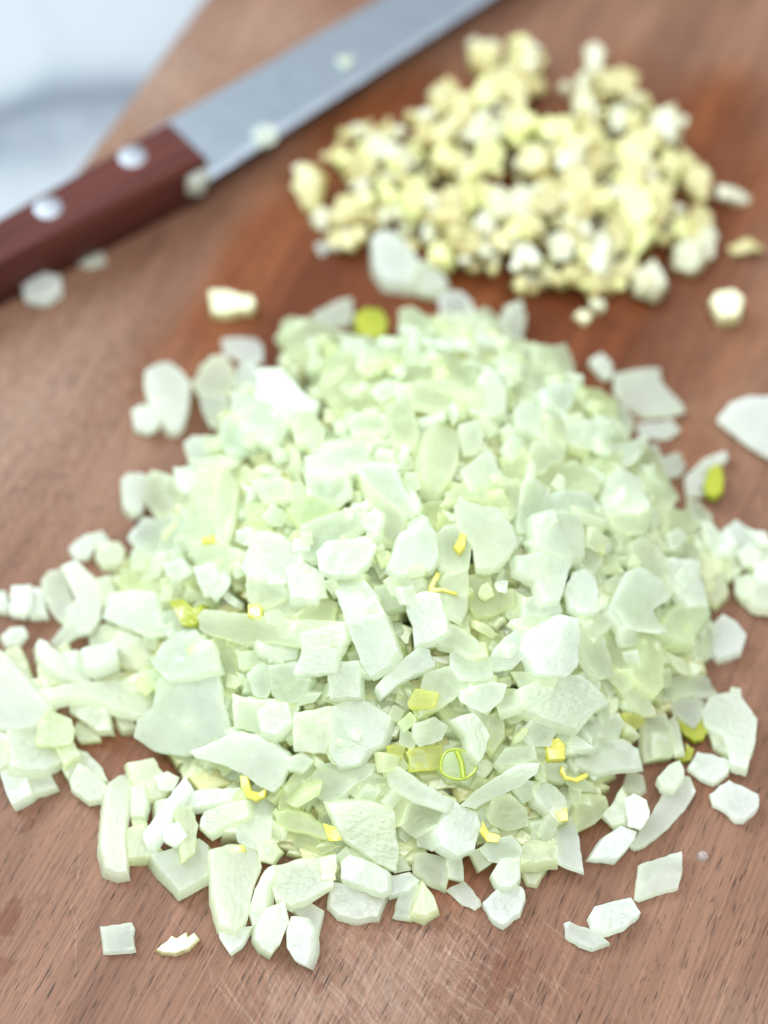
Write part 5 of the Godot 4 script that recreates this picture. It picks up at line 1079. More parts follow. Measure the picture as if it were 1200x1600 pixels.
	bit("onion_piece", "G", 3, 0.020, true, Vector3(53.8, 9.1, 29.7), Vector3(0.405, 0.914, 0.006), 2.31, [6.5, 2.1, 1.9, 3.1, -1.6, 3.2, -7.1, 0.3, -5.7, -2.1, -0.7, -2.7, 2.2, -4, 4.6, -1.6], "glistening lime-tinted onion piece under the white-capped flake")
	bit("onion_piece", "w", 2, 0.020, false, Vector3(45.2, 16.4, 29.5), Vector3(0.283, 0.955, 0.091), -1.25, [-3.1, -4.9, 4, -3.9, 6.4, -1.9, 5.6, 2.3, 3.4, 5.2, -0.8, 2.6, -2.8, 4.5, -4.1, 6.2, -5.2, 2.5, -6.4, -1.3, -4.3, -2.9], "broad crinkled whitish onion flake left of the white-capped flake")
	bit("onion_piece", "p", 3, 0.020, false, Vector3(54.4, 11, 22.3), Vector3(0.421, 0.896, 0.142), 0.86, [-3.6, 3, -5.2, -0.1, -1.6, -5.3, 1.4, -2.9, 6.2, -0.8, 4.1, 2.7, 0.7, 3.3, -1.3, 4.3], "bright white-capped onion flake at the crest of the heap's right side")
	bit("onion_piece", "m", 2.8, 0.020, false, Vector3(47.6, 14.9, 20.9), Vector3(0.157, 0.951, 0.267), 0.95, [-5, 1, -4.7, -1.8, -1.8, -2.8, 1.8, -3.1, 3.7, -0.8, 6.7, 0.2, 2.1, 2.7, -1.7, 2.8], "pale green onion chunk just above left of the white-capped flake")
	bit("onion_piece", "g", 2.5, 0.020, false, Vector3(44.2, 13.3, 39), Vector3(0.246, 0.968, 0.042), 1.21, [-6.9, 3.4, -4.4, -3.2, -1.4, -6.2, 6.2, -2.4, 7.7, -0.1, 3.6, 3.1, 0.3, 5.7], "large flat pale green onion square on the heap's near right face")
	bit("onion_piece", "m", 2, 0.020, false, Vector3(43.5, 11.4, 45.5), Vector3(0.133, 0.906, 0.403), -2.43, [6, 0.5, 2.6, 1.9, -1.8, 2.3, -3.7, 0.5, -5.5, -0.3, -3.8, -2, -0.8, -2.1, 2.9, -1.4], "pointed pale onion flap hanging below the large flat green square")
	bit("onion_piece", "w", 2.5, 0.020, false, Vector3(36.4, 18.2, 41), Vector3(0.376, 0.851, 0.368), 1.21, [-4.4, 1.7, -5.2, -1.4, -1.2, -2.6, 5.3, -1.8, 4.4, 1.7, 0.9, 2.4, -2.2, 2.6], "narrow white onion strip beside the large flat green square")
	bit("onion_piece", "m", 2.8, 0.020, false, Vector3(36.3, 19.7, 36.4), Vector3(0.198, 0.980, 0.014), 0.70, [-3.7, 0.3, -1.3, -2.2, 2.1, -3.2, 2.3, 2.7, 0.2, 2.9], "small pale green onion chunk just above right of the big square-cut block")
	bit("onion_piece", "p", 2.8, 0.020, false, Vector3(34.5, 21.8, 31.3), Vector3(0.122, 0.990, 0.066), 1.70, [0.1, 3.1, -3.5, 2.2, -4.6, -0.1, -3.7, -1.9, -0.5, -2.8, 3.6, -2.8, 4.2, 0.4, 3.2, 2.2], "rounded white onion piece left of the broad crinkled flake")
	bit("onion_piece", "p", 3, 0.020, false, Vector3(28.2, 24.8, 29.2), Vector3(0.334, 0.937, 0.098), 1.14, [-4.5, 4, -4, -0.7, -2.1, -4.7, -1.1, -6.3, 1.8, -3.4, 5.5, -0.1, 5, 3.2, 0.9, 2.5, -1.8, 5.1], "broad white onion piece just below the glittering crumpled piece")
	bit("onion_piece", "w", 2.8, 0.020, false, Vector3(27.1, 22.7, 34.8), Vector3(0.271, 0.957, 0.107), 2.97, [3.2, 1.6, 0.4, 1.9, -3.3, 1.3, -3.7, -1.2, -0.1, -1.9, 3.5, -1.3], "small white onion chunk just above the big square-cut block")
	bit("onion_piece", "m", 2.8, 0.020, false, Vector3(26.2, 22.1, 37.8), Vector3(0.333, 0.932, 0.146), 2.94, [4.8, 0.7, 0.8, 1.4, -4.2, 0.7, -2.6, -1.7, 3.2, -0.7], "small pale green onion wedge just above left of the big square-cut block")
	bit("onion_piece", "p", 4, 0.020, false, Vector3(29.2, 21.8, 42.3), Vector3(0.241, 0.897, 0.371), 2.42, [1.6, 4.9, -4.4, 3.5, -6.8, 0.8, -4.3, -2.1, -1, -5.3, 1.9, -5.2, 5.7, -1.4, 4.8, 3.1], "big square-cut white onion block on the heap's right middle")
	bit("onion_piece", "w", 2, 0.020, true, Vector3(17.6, 28.6, 23.4), Vector3(0.042, 0.997, 0.061), 1.18, [-7, 3, -8.6, 1.3, -6.7, 0.2, -5.2, -1.7, -3.6, -4.2, 0.4, -5, 3.8, -4.5, 6.1, -1.2, 7, 2, 6, 4.4, 1.6, 3.1, -2.4, 4.2], "crumpled translucent onion piece above the square with the yellow rod")
	bit("onion_piece", "m", 2.8, 0.020, false, Vector3(11.9, 27.8, 26.3), Vector3(0.074, 0.996, 0.039), 1.48, [-2.7, 3.2, -4.4, 1.1, -5, -1.3, -2.5, -2.6, 0.5, -3.1, 3.9, -2.4, 5, 0.9, 3, 2.4], "pale onion square carrying a short yellow rod, heap centre")
	bit("onion_heart_scrap", "y", 1.2, 0.020, false, Vector3(13.2, 28.9, 25.8), Vector3(0.072, 0.988, 0.139), 1.87, [1.1, 0.9, -1.9, 0.5, -1.7, -0.5, 0.3, -0.9, 2, -0.4], "short yellow rod on an onion square at the heap's centre")
	bit("onion_piece", "m", 1.5, 0.020, false, Vector3(12.3, 26.1, 34.2), Vector3(0.138, 0.985, 0.100), 1.58, [-2.4, 2.6, -4.4, 1.4, -4.7, -2.1, -1.5, -2.3, 2.3, -2.1, 5.6, -0.9, 4.5, 1.4, 0.8, 2.3], "pale onion piece edged with a thin yellow curl")
	bit("onion_heart_scrap", "y", 0.8, 0.020, false, Vector3(9.4, 27.6, 33.9), Vector3(0.145, 0.964, 0.224), -2.73, [1.4, 2.2, 0.7, 2.3, 0.7, -0.5, -0.7, 0, -3.3, 0.5, -3.4, -0.1, -0.7, -0.6, 1.2, -1.9, 1.6, -0.5], "thin curled yellow thread of skin near the heap's centre")
	bit("onion_piece", "p", 3.5, 0.020, false, Vector3(7.2, 26.2, 39.1), Vector3(-0.182, 0.933, 0.309), 1.28, [-4.3, 2.2, -4.4, -1.2, -3.3, -3.3, 0.7, -3.2, 3.6, -2.7, 4.4, 0.3, 4.1, 3.5, 0.5, 2.7, -2.2, 3.1], "bright hexagonal onion block right of the slanting white plank")
	bit("onion_piece", "m", 2.8, 0.020, false, Vector3(12.6, 23.6, 42.1), Vector3(0.018, 0.941, 0.338), -2.51, [5.4, 2.5, 3.1, 1.2, 0.9, 2.1, -2.7, 1.9, -5.8, 0.6, -3.8, -1.6, -0.3, -1.6, 1.7, -2.7, 3.3, -2.5], "pale green onion wedge just below right of the hexagonal block")
	bit("onion_piece", "g", 2, 0.020, false, Vector3(17.8, 24, 33.6), Vector3(0.049, 0.946, 0.321), 1.29, [-4.5, 2.5, -4, -1.6, -1, -1.3, -0.1, -4.7, 2.9, -4.4, 3.2, -1.2, 3.5, 0.1, 3.3, 3, 1.4, 3.3, 0.1, 3.6], "shaded greenish onion tile in the hollow right of the heap's centre")
	bit("onion_piece", "w", 2.8, 0.020, false, Vector3(14.7, 21.9, 46), Vector3(0.015, 0.996, 0.091), -2.94, [3.9, 1.5, 0.1, 3, -3.5, 1.2, -4.2, -1.3, 1.3, -3, 3.4, -0.9], "small white onion chunk below right of the hexagonal block")
	bit("onion_piece", "w", 2.8, 0.020, false, Vector3(21.8, 21.7, 42.8), Vector3(0.178, 0.966, 0.188), 2.29, [0, 2.3, -4, 1.8, -4.8, 0.2, -2.4, -2.6, 2, -2.4, 4.7, -0.1, 4, 2], "white onion chunk just left of the big square-cut block")
	bit("onion_piece", "p", 4, 0.020, true, Vector3(4, 23.1, 47.4), Vector3(0.154, 0.971, 0.185), 2.42, [6.2, 1.1, 0.3, 1.7, -4.4, 1.8, -5.4, 0.3, -4.4, -2.5, -1.2, -1.8, 2.7, -1, 6.5, -1], "glittering onion wedge at the foot of the slanting white plank")
	bit("onion_piece", "w", 2.5, 0.020, false, Vector3(0.7, 30, 14.6), Vector3(-0.099, 0.957, 0.271), 0.83, [-7, 1.8, -4.7, -1.6, -2.3, -3.5, 2.1, -1.8, 6.9, -0.6, 7, 1.1, 3.2, 2.3, -0.3, 2.4, -3.3, 2], "large sloping white onion slab in the heap's upper middle")
	bit("onion_piece", "m", 3, 0.020, false, Vector3(0.4, 28.5, 20), Vector3(0.009, 0.951, 0.308), 1.07, [-8.7, 0.4, -3.8, -0.9, 1.7, -3.2, 5.3, 0.1, 4, 2.7, -1.7, 1.6], "greenish side slab under the large sloping white slab")
	bit("onion_piece", "p", 2.5, 0.020, true, Vector3(5.4, 29.1, 27.4), Vector3(0.075, 0.978, 0.196), 2.13, [5.4, 2.3, -1, 3.9, -6.2, 1.7, -5, -1.1, -1.6, -3.8, 1.1, -4.2, 3.1, -3.4, 5.7, 0.5], "shiny white onion facet with a bright edge above the hexagonal block")
	bit("onion_piece", "m", 2.8, 0.020, false, Vector3(3.5, 26.8, 32.6), Vector3(-0.155, 0.953, 0.259), -3.10, [3.7, 0.6, 0.3, 2.4, -2.7, 1.8, -3.3, -0.6, -1.1, -2.4, 2.4, -1.8], "small pale green onion chunk just above left of the hexagonal block")
	bit("onion_piece", "m", 2.8, 0.020, false, Vector3(1, 24.8, 34.1), Vector3(-0.160, 0.920, 0.357), -3.00, [3.1, 1.5, -2.1, 2.4, -2.9, -1.4, 0.7, -2.6, 2.3, -1.4], "small pale green onion chunk just above right of the slanting white plank")
	bit("onion_piece", "w", 2.8, 0.020, false, Vector3(11.5, 21, 48.9), Vector3(0.113, 0.988, 0.103), 2.65, [3.3, 3.7, -1.5, 2.8, -8.6, 0.1, -7, -2.6, -1.4, -1.9, 3.7, -2.9, 7.4, -2.5, 6.4, 0.4], "smooth pale onion slab right of the glittering wedge")
	bit("onion_piece", "w", 2.8, 0.020, false, Vector3(16.8, 20.5, 51.1), Vector3(0.026, 0.980, 0.198), 2.86, [3.6, 2, -2.4, 1.9, -4.4, 0.7, -3.1, -1.4, 0.3, -2.9, 2.8, -1.2, 4.1, 0.1], "small white onion chunk above the green-rimmed round slice")
	bit("onion_piece", "Y", 2.5, 0.020, false, Vector3(6.5, 21, 52.1), Vector3(-0.190, 0.965, 0.178), 3.13, [2.7, -0.6, 1.2, 2.1, -2.8, 0.9, -2.2, -1.2, -0.8, -1.7, 2.4, -1.4], "pale yellow onion square between white ones, heap's near middle")
	bit("onion_piece", "G", 2.8, 0.020, false, Vector3(3.8, 18.3, 55.1), Vector3(-0.122, 0.938, 0.323), 2.38, [1.3, 1.1, -1.7, 0.9, -1.5, -1, 1.7, -1], "tiny lime green onion cube right of the ribbed translucent chunk")
	bit("onion_piece", "w", 2.8, 0.020, false, Vector3(7.7, 17.6, 56.4), Vector3(0.168, 0.905, 0.392), 2.80, [2.1, 2.1, -1.8, 2, -3.4, -0.3, -1.5, -2.1, 2.2, -2, 2.9, 0], "white onion lump above and left of the green ring")
	bit("onion_piece", "p", 3, 0.020, false, Vector3(15.3, 17.7, 57.1), Vector3(0.241, 0.947, 0.214), 1.34, [-3.2, 3.1, -3.8, -0.7, -1.8, -2, 0.7, -2.6, 3.9, -0.6, 4.9, 0.5, 2.9, 1.6, -0.2, 1.4], "bent white onion elbow just above the green ring")
	bit("onion_piece", "Y", 1.5, 0.020, false, Vector3(2.2, 14.7, 58.8), Vector3(0.117, 0.913, 0.390), -1.26, [0.4, -2, 1.7, 1.2, -0.8, 1.2, -1.8, 0], "dull yellow chip in a hollow left of the green ring")
	bit("onion_piece", "g", 2.8, 0.020, false, Vector3(5.9, 14.2, 59.9), Vector3(0.034, 0.901, 0.433), -2.83, [2.5, 0.5, -0.1, 1.9, -1.9, 0.7, -2, -1.1, 0.5, -1.9], "tiny green onion chunk just left of the green-rimmed round slice")
	bit("onion_piece", "w", 2.8, 0.020, false, Vector3(22.4, 13.9, 59.2), Vector3(-0.020, 0.977, 0.210), 2.88, [3.8, 0, 1.4, 2, -3.6, 1, -3.3, -1.3, 0.1, -1.6, 3, -1.4], "neat white onion bar above the long tapering strip")
	bit("onion_piece", "w", 2.8, 0.020, false, Vector3(26.6, 15, 55), Vector3(0.305, 0.894, 0.329), 0.14, [-3.2, 0.4, -0.9, -3, 1.6, -2.9, 2.9, -0.2, 2.2, 2.3, -1.4, 2.9], "small white onion chunk just below left of the large smooth slab")
	bit("onion_heart_scrap", "y", 2, 0.020, false, Vector3(29.3, 12.8, 57.2), Vector3(0.251, 0.952, 0.174), -0.53, [-1.1, -2, 1.5, -1.6, 1.9, -0.1, 0.5, 2.3, -1.9, 1.1], "solid yellow square in the heap's near right face")
	bit("onion_piece", "p", 3, 0.020, false, Vector3(30.6, 17.1, 50), Vector3(0.344, 0.928, 0.143), 2.88, [7.6, 3.1, 1.2, 4.7, -4.5, 4, -7.4, 0.6, -8.9, -1.9, -5.7, -2.7, -1.4, -5.9, 1.4, -4.4, 4.8, -2.7, 8, -0.5], "large smooth white onion slab in the heap's near right face")
	bit("onion_piece", "w", 1.5, 0.020, false, Vector3(37.2, 10.7, 51.9), Vector3(0.251, 0.941, 0.227), 2.87, [7, 0.9, 0.3, 2, -4.1, 1.7, -4.8, -0.3, -2.6, -2.9, 2.6, -1.2], "white onion wedge just below right of the large smooth slab")
	bit("onion_piece", "Y", 2, 0.020, false, Vector3(43.4, 8.3, 49.6), Vector3(0.297, 0.860, 0.416), 2.76, [1.2, 2.1, -2.2, 0.4, -2, -1, 0.8, -1.8, 1.9, -0.5], "small yellowish piece in shade under the pointed flap")
	bit("onion_piece", "w", 1.5, 0.020, false, Vector3(38.4, 9.1, 56.6), Vector3(0.088, 0.980, 0.180), 3.09, [5.7, 1.4, 2, 3.2, -3.3, 3, -5.5, 1.2, -5.9, -2.4, -2.2, -2.6, 2, -3.2, 5.9, -1.5], "clear broad onion slice above the green sided wedge")
	bit("onion_piece", "m", 1.5, 0.020, false, Vector3(43.7, 1.8, 57.9), Vector3(0.064, 0.997, -0.051), 1.70, [2.1, 1.9, -2.7, 1.1, -1.8, -1.3, 0.8, -2, 2, -1], "tiny pale green onion flake above the tilted white square")
	bit("onion_heart_scrap", "y", 0.8, 0.020, false, Vector3(32.4, 10.4, 61.3), Vector3(0.327, 0.901, 0.286), 3.11, [2.1, 1.8, 1.5, 0.2, -0.2, -0.2, -2.5, 0.7, -2.8, 0.2, -0.5, -0.9, 1.5, -0.5, 2.4, 0.8], "thin yellow crescent rim on a clear slice at the near side")
	bit("onion_piece", "m", 2.8, 0.020, false, Vector3(28.7, 10.2, 59.8), Vector3(0.134, 0.910, 0.392), 3.04, [2.9, 0.5, 0, 2.5, -2.7, 0.5, -1.8, -2.2, 2.2, -1.3], "small pale green onion chunk just above the shell with a yellow tip")
	bit("onion_piece", "m", 2.8, 0.020, false, Vector3(25.7, 18.8, 47.5), Vector3(-0.023, 0.942, 0.334), -2.95, [4.3, 1, -0.2, 1.8, -3.8, 1.1, -3.1, -1.2, 1.4, -2.2], "small pale green onion chunk just above left of the large smooth slab")
	bit("onion_piece", "g", 2.8, 0.020, false, Vector3(22.2, 16.9, 50.9), Vector3(0.221, 0.929, 0.298), -1.42, [2.5, -2.6, 2.9, 2.2, -1.7, 2.8, -3.4, 0, -1.6, -2.6], "small green onion chunk left of the large smooth slab")
	bit("onion_piece", "g", 2.8, 0.020, false, Vector3(18.6, 15.6, 55.2), Vector3(0.091, 0.917, 0.387), 1.72, [-2.1, 2.2, -3.2, -1.1, 0.7, -2, 3.8, -0.4, 2.3, 1.2], "small green onion chunk above right of the green-rimmed round slice")
	bit("onion_piece", "m", 2.8, 0.020, false, Vector3(16.2, 28.2, 14), Vector3(-0.029, 0.997, -0.067), 2.87, [7.1, -1.3, 4.5, 1.1, 0.3, 2.9, -4.8, 1.4, -4.3, -2.4, -0.4, -2.8, 2.7, -1], "pale green onion wedge below right of the tall curved shell")
	bit("onion_piece", "g", 2.8, 0.020, false, Vector3(8.2, 27.4, 18.4), Vector3(0.203, 0.979, 0.022), 2.92, [3.8, 1.7, -2.6, 2.5, -3.2, -0.4, -1.3, -2.9, 2.2, -1.9], "small green onion chunk just above left of the square with the yellow rod")
	bit("onion_piece", "Y", 1.5, 0.020, false, Vector3(7, 14.3, 59.8), Vector3(0.046, 0.914, 0.403), 2.95, [2.5, 2.2, -3.2, 1.7, -2.5, -2.2, 3.2, -1.7], "small yellowish onion tile just left of the green-rimmed round slice")
	bit("onion_piece", "m", 2, 0.020, false, Vector3(12.3, 13.7, 60.3), Vector3(0.015, 0.973, 0.228), 0.91, [-4.1, 0.2, -0.5, -3.5, 2.5, -2.6, 3.6, -0.2, 1.4, 3.1, -1.2, 3.2], "pale green onion flake just above left of the green-rimmed round slice")
	bit("onion_piece", "g", 2, 0.020, false, Vector3(-0.3, 9.7, 66.6), Vector3(-0.087, 0.899, 0.429), 1.06, [-5.1, 2, -2.8, -3.3, 1.4, -4.8, 4.4, -1.1, 2.3, 4.9], "green onion flake just above right of the large block with a yellow chip")
	bit("onion_piece", "m", 2, 0.020, false, Vector3(6.4, 8.9, 68.3), Vector3(0.165, 0.823, 0.543), 2.76, [1, 3.3, -4.3, 1, -3, -2.1, 2.3, -2.9, 4.1, 0.3], "pale green onion flake right of the large block with a yellow chip")
	bit("onion_piece", "g", 2.8, 0.020, false, Vector3(1.4, 13.7, 60.4), Vector3(0.033, 0.941, 0.336), -1.23, [0.4, -2.9, 2.7, -0.1, 0.2, 3.2, -2.9, -0.5], "small green onion cube just below right of the ribbed translucent chunk")
	bit("onion_piece", "m", 2.8, 0.020, false, Vector3(-2.8, 11.4, 63.5), Vector3(-0.093, 0.869, 0.487), -3.10, [1.7, 3, -2.9, 1.5, -4.2, -1.2, 1.5, -2.6, 3.8, -1], "small pale green onion chunk just above the large block with a yellow chip")
	bit("onion_piece", "w", 1.6, 0.020, false, Vector3(46.7, 2.1, 75.7), Vector3(0.027, 0.991, 0.128), 2.39, [5.9, 0.1, 1, 3.7, -2.3, 2.2, -6, 0.4, -3.7, -1.9, -1, -3.6, 2.7, -1.8, 5.6, -0.7], "flat rectangular onion tile with a seam, alone on the near board")
	bit("onion_piece", "w", 2.5, 0.020, false, Vector3(38.4, 3.2, 83.4), Vector3(0.080, 0.996, 0.025), 2.78, [3.9, 1.3, 2.3, 2.6, -4.1, 2, -4.6, -1, -0.9, -2.5, 2.8, -2.5, 4.3, -0.7], "six-sided white onion chip on the board below the rectangular seamed tile")
	bit("onion_piece", "w", 1.6, 0.020, false, Vector3(33.3, 1.9, 86.4), Vector3(-0.041, 0.999, -0.033), -2.61, [4, 0.6, 3.3, 1.2, -0.8, 1.5, -4.3, 1.2, -2.3, -1.4, -0.1, -1.8, 2.7, -1.4], "narrow white onion wedge touching the six-sided chip on the board")
	bit("onion_piece", "w", 1.2, 0.020, false, Vector3(-44.4, 1.7, 86.8), Vector3(0.056, 0.994, 0.091), 1.10, [-3, 1.8, -1.5, -3.1, -0.4, -3.1, 0.7, -2.3, 3.2, -1.7, 1.3, 3.1], "flat square onion tile alone on the board, lower left")
	bit("garlic_bit", "Q", 2.5, 0.020, false, Vector3(-31, 3, -49), Vector3(0.012, 0.993, 0.121), -3.04, [4.3, 2.2, 1.2, 2.7, -1.6, 1.8, -4.2, 1.8, -5.1, 0, -4.4, -1.3, -1.5, -1.8, 0.7, -3, 3.1, -2.8], "two-lobed pale garlic chip alone between the knife and the onion heap")
	bit("garlic_bit", "Q", 1.5, 0.020, false, Vector3(-34.3, 1.8, 87.9), Vector3(0.024, 0.991, 0.131), 2.71, [3.6, 0.6, 0.5, 1.7, -0.1, 0.9, -1.9, 1.3, -1.8, 0.4, -3.1, 0.7, -3.4, -0.5, -1.4, -1.4, 0.9, -1.3, 2.8, -0.3], "jagged pale garlic chip on the near board beside the flat square tile")
	bit("onion_piece", "w", 4, 0.020, false, Vector3(2, 5.2, -58.7), Vector3(-0.068, 0.982, 0.176), 1.17, [-6.2, 2, -7, -0.7, -4.1, -3.1, -0.9, -3.9, 3.5, -4.2, 6.8, -0.6, 3.8, 3.9, -0.5, 4.2], "big white rounded onion piece stuck at the garlic heap's near edge")
	bit("onion_piece", "w", 3, 0.020, false, Vector3(9, 3.5, -54.8), Vector3(-0.021, 0.992, 0.127), 0.94, [-3.6, 1.4, -3.9, -2.1, 0.6, -2.9, 3.3, -2.6, 3.6, 0.9, 0.8, 3.8], "smaller white onion piece touching the big rounded one by the garlic")
	bit("garlic_bit", "Q", 1.5, 0.020, false, Vector3(40, 1.7, -46.4), Vector3(0.065, 0.998, -0.009), 0.63, [-1.5, 1.1, -1.1, -1.2, 1.3, -1.2, 1.3, 1.2], "tiny garlic crumb between the garlic and the onion heap")
	bit("garlic_bit", "Q", 4, 0.020, false, Vector3(68.5, 4.8, -47.3), Vector3(-0.088, 0.989, 0.121), 0.91, [-2.5, 2.4, -3.3, -0.1, -1.8, -3.1, 1.4, -3.2, 3.4, -0.2, 1.7, 3.4], "round garlic bit standing apart on the board, right of the garlic heap")
	bit("onion_piece", "w", 3, 0.020, false, Vector3(-68.9, 3.5, -52.6), Vector3(-0.038, 0.998, 0.059), -1.14, [-1.3, -3.8, 2.9, -2.4, 4.1, 1.8, 1.1, 3.9, -2.8, 2.3, -4.1, -1.8], "pale green onion bit beside the knife handle's near edge")
	bit("onion_piece", "w", 1, 0.020, false, Vector3(-60, 1.2, -62.1), Vector3(0.014, 0.999, -0.051), 3.00, [3.6, -0.2, 0.7, 2.5, -2.5, 1.4, -3, -1.1, 0.4, -2.5], "thin see-through onion shred in the shade of the knife handle")
	bit("onion_piece", "w", 1, 0.020, false, Vector3(-12.8, 1.2, -64.8), Vector3(-0.011, 0.997, 0.072), 1.36, [-1.2, 1.1, -1.6, -0.6, 0.7, -1.1, 2, 0.5], "faint white crumb on dark wood below the garlic heap")
	bit("onion_piece", "w", 1.5, 0.020, false, Vector3(-24.9, 8.6, -89.8), Vector3(-0.112, 0.992, 0.064), 0.60, [-2.4, 0.9, -1.7, -2.1, 1.3, -2.1, 2.6, 0.1, 0.5, 2.7], "translucent onion shred stuck on the knife blade near the handle")
	bit("onion_piece", "m", 0.7, 0.020, false, Vector3(-8.3, 8, -111.8), Vector3(-0.014, 0.995, 0.101), 2.75, [1.8, 0.9, -1.3, 1.1, -1.7, -0.6, 0.8, -1.5], "faint green smear of onion on the middle of the knife blade")
	bit("onion_piece", "w", 4, 0.020, false, Vector3(-38.7, 9.5, -78.5), Vector3(0.056, 0.998, 0.042), 1.59, [-0.4, 2.6, -2.9, 1, -2.8, -1.4, 0, -2.4, 2.8, -1.3, 3, 1.1], "rounded white onion bit resting against the front corner of the knife handle")
	bit("onion_piece", "w", 2.8, 0.020, false, Vector3(63.1, 4.6, 9.6), Vector3(-0.149, 0.981, -0.125), 1.92, [-0.8, 2, -2.9, 0, -0.6, -2.1, 2.4, -1, 2.2, 1.2], "tiny white onion chunk above right of the white-capped flake")
	bit("onion_piece", "m", 2.8, 0.020, false, Vector3(67.3, 4.6, 12.8), Vector3(-0.172, 0.974, 0.150), 1.15, [-2.1, 1.5, -2.1, -1.2, 0.8, -2.3, 2.5, 0, 0.9, 2.1], "small pale green onion chunk below right of the barrel-shaped piece")
	bit("onion_piece", "g", 2.8, 0.020, false, Vector3(63.5, 3, 14.2), Vector3(0.032, 0.999, 0.037), 0.68, [-2.8, -0.4, -0.3, -2.9, 2.5, -1.2, 1.8, 2.1, -1, 2.6], "small green onion chunk below right of the barrel-shaped piece")
	bit("onion_piece", "w", 2.8, 0.020, false, Vector3(69.8, 4.6, 16.1), Vector3(-0.237, 0.944, 0.231), 1.21, [-2, 0.9, -1.9, -2.3, 1.9, -1.5, 2.2, 1.5, 0.1, 2.4], "small white onion chunk right of the white-capped flake")
	bit("onion_piece", "m", 2.8, 0.020, false, Vector3(55.8, 6.4, 13.5), Vector3(0.402, 0.911, 0.094), 2.15, [-0.2, 2.6, -3.4, 0.3, -1.4, -2.5, 2.6, -1.4, 3.1, 1.1], "small pale green onion chunk just above the white-capped flake")
	bit("onion_piece", "w", 2.8, 0.020, false, Vector3(56.9, 6.5, 6), Vector3(0.341, 0.939, -0.035), 2.26, [0.5, 2.5, -2.8, 0.9, -2.3, -1.9, 1.5, -2, 3.2, 0.3], "small white onion chunk above the white-capped flake")
	bit("onion_piece", "m", 2.8, 0.020, false, Vector3(58.8, 5.2, 10.1), Vector3(0.268, 0.933, 0.240), 1.10, [-2.5, 0.4, -0.6, -1.6, 2.2, -0.7, 1, 1.6], "tiny pale green onion cube just above right of the white-capped flake")
	bit("onion_piece", "w", 2.8, 0.020, false, Vector3(66.2, 3.1, 18.2), Vector3(-0.054, 0.997, -0.060), 1.78, [-1.8, 1.8, -2.9, -0.8, 0.6, -2.1, 3.2, 0, 1.2, 1.7], "small white onion chunk above right of the large flat green square")
	bit("onion_piece", "m", 2.8, 0.020, false, Vector3(54.3, 7.4, 20), Vector3(0.299, 0.954, 0.000), -1.22, [1.9, -2.9, 3, 0.3, 0.5, 3, -3.1, 1.2, -2.3, -1.7], "small pale green onion chunk just below left of the white-capped flake")
	bit("onion_piece", "w", 2.8, 0.020, false, Vector3(70, 4.6, 8.8), Vector3(-0.168, 0.927, 0.336), -2.39, [3, -0.2, 0.4, 1.3, -3, 0.2, -0.4, -1.3], "tiny white onion cube above right of the white-capped flake")
	bit("onion_piece", "w", 2.8, 0.020, false, Vector3(51.1, 6.3, -10), Vector3(0.400, 0.917, 0.010), 0.93, [-2.1, 0.4, -0.6, -1.7, 1.9, -0.9, 0.8, 1.9], "tiny white onion cube above right of the barrel-shaped piece")
	bit("onion_piece", "m", 2.8, 0.020, false, Vector3(-50.9, 4.6, 20), Vector3(0.062, 0.996, 0.059), 1.48, [-2.2, 1.7, -3, -1, 0.8, -2.1, 3.4, 0, 1.2, 1.7], "small pale green onion chunk just above right of the oval folded flake")
	bit("onion_piece", "w", 2.8, 0.020, false, Vector3(-44.5, 7.2, 15), Vector3(-0.222, 0.970, -0.100), 1.12, [-3, 0.9, -2.2, -1.5, 1.5, -2.1, 3, 0.5, 0.3, 2.2], "small white onion chunk below left of the upright plank with a yellow foot")
	bit("onion_piece", "g", 2.8, 0.020, false, Vector3(-38.2, 10, 24.2), Vector3(-0.193, 0.937, 0.292), 1.29, [-3.2, 1.4, -2.8, -1.7, 1.4, -2.6, 3.6, 0.6, 1, 2.5], "small green onion chunk above right of the long green slice")
	bit("onion_piece", "w", 2.8, 0.020, false, Vector3(-37.5, 13.5, 21.3), Vector3(-0.457, 0.844, 0.279), -2.61, [2.8, -0.1, 0.1, 2.2, -2.7, 1, -1.4, -1.6, 1.1, -2], "small white onion chunk above right of the long green slice")
	bit("onion_piece", "m", 2.8, 0.020, false, Vector3(-36.2, 11.6, 30.4), Vector3(-0.419, 0.896, 0.144), -1.26, [0.8, -3.1, 2.6, 0.3, 0.4, 3.3, -2.5, 0.8, -1.7, -2.2], "small pale green onion chunk above right of the long green slice")
	bit("onion_heart_scrap", "v", 3, 0.020, false, Vector3(-34.6, 15.1, 31.5), Vector3(-0.397, 0.898, 0.191), 0.82, [-4.5, 0.9, -2.8, -1.1, 0.1, -1.2, 1, -2.9, 3.3, -1.4, 2.7, 1.1, 0.9, 2.3], "vivid yellow-green heart scrap in a pocket beyond the long pale log's end")
	bit("onion_piece", "w", 2.8, 0.020, false, Vector3(-55.5, 4.6, 34.7), Vector3(0.228, 0.933, 0.278), -1.01, [-0.1, -2, 1.8, -0.3, 0.4, 1.8, -1.9, 0.6], "tiny white onion cube just above left of the long arched strip")
	bit("onion_piece", "m", 2.8, 0.020, false, Vector3(-61, 3.3, 40), Vector3(-0.069, 0.991, 0.114), 0.93, [-3, 0.8, -1.4, -1.6, 2.5, -1.2, 1.8, 1.8], "tiny pale green onion cube left of the long arched strip")
	bit("onion_piece", "g", 2.8, 0.020, false, Vector3(-55.1, 4.6, 53.5), Vector3(0.066, 0.998, -0.023), -0.38, [-1.8, -2.1, 1.6, -1.5, 1.9, 1.3, -1.3, 2.2], "tiny green onion cube below left of the long arched strip")
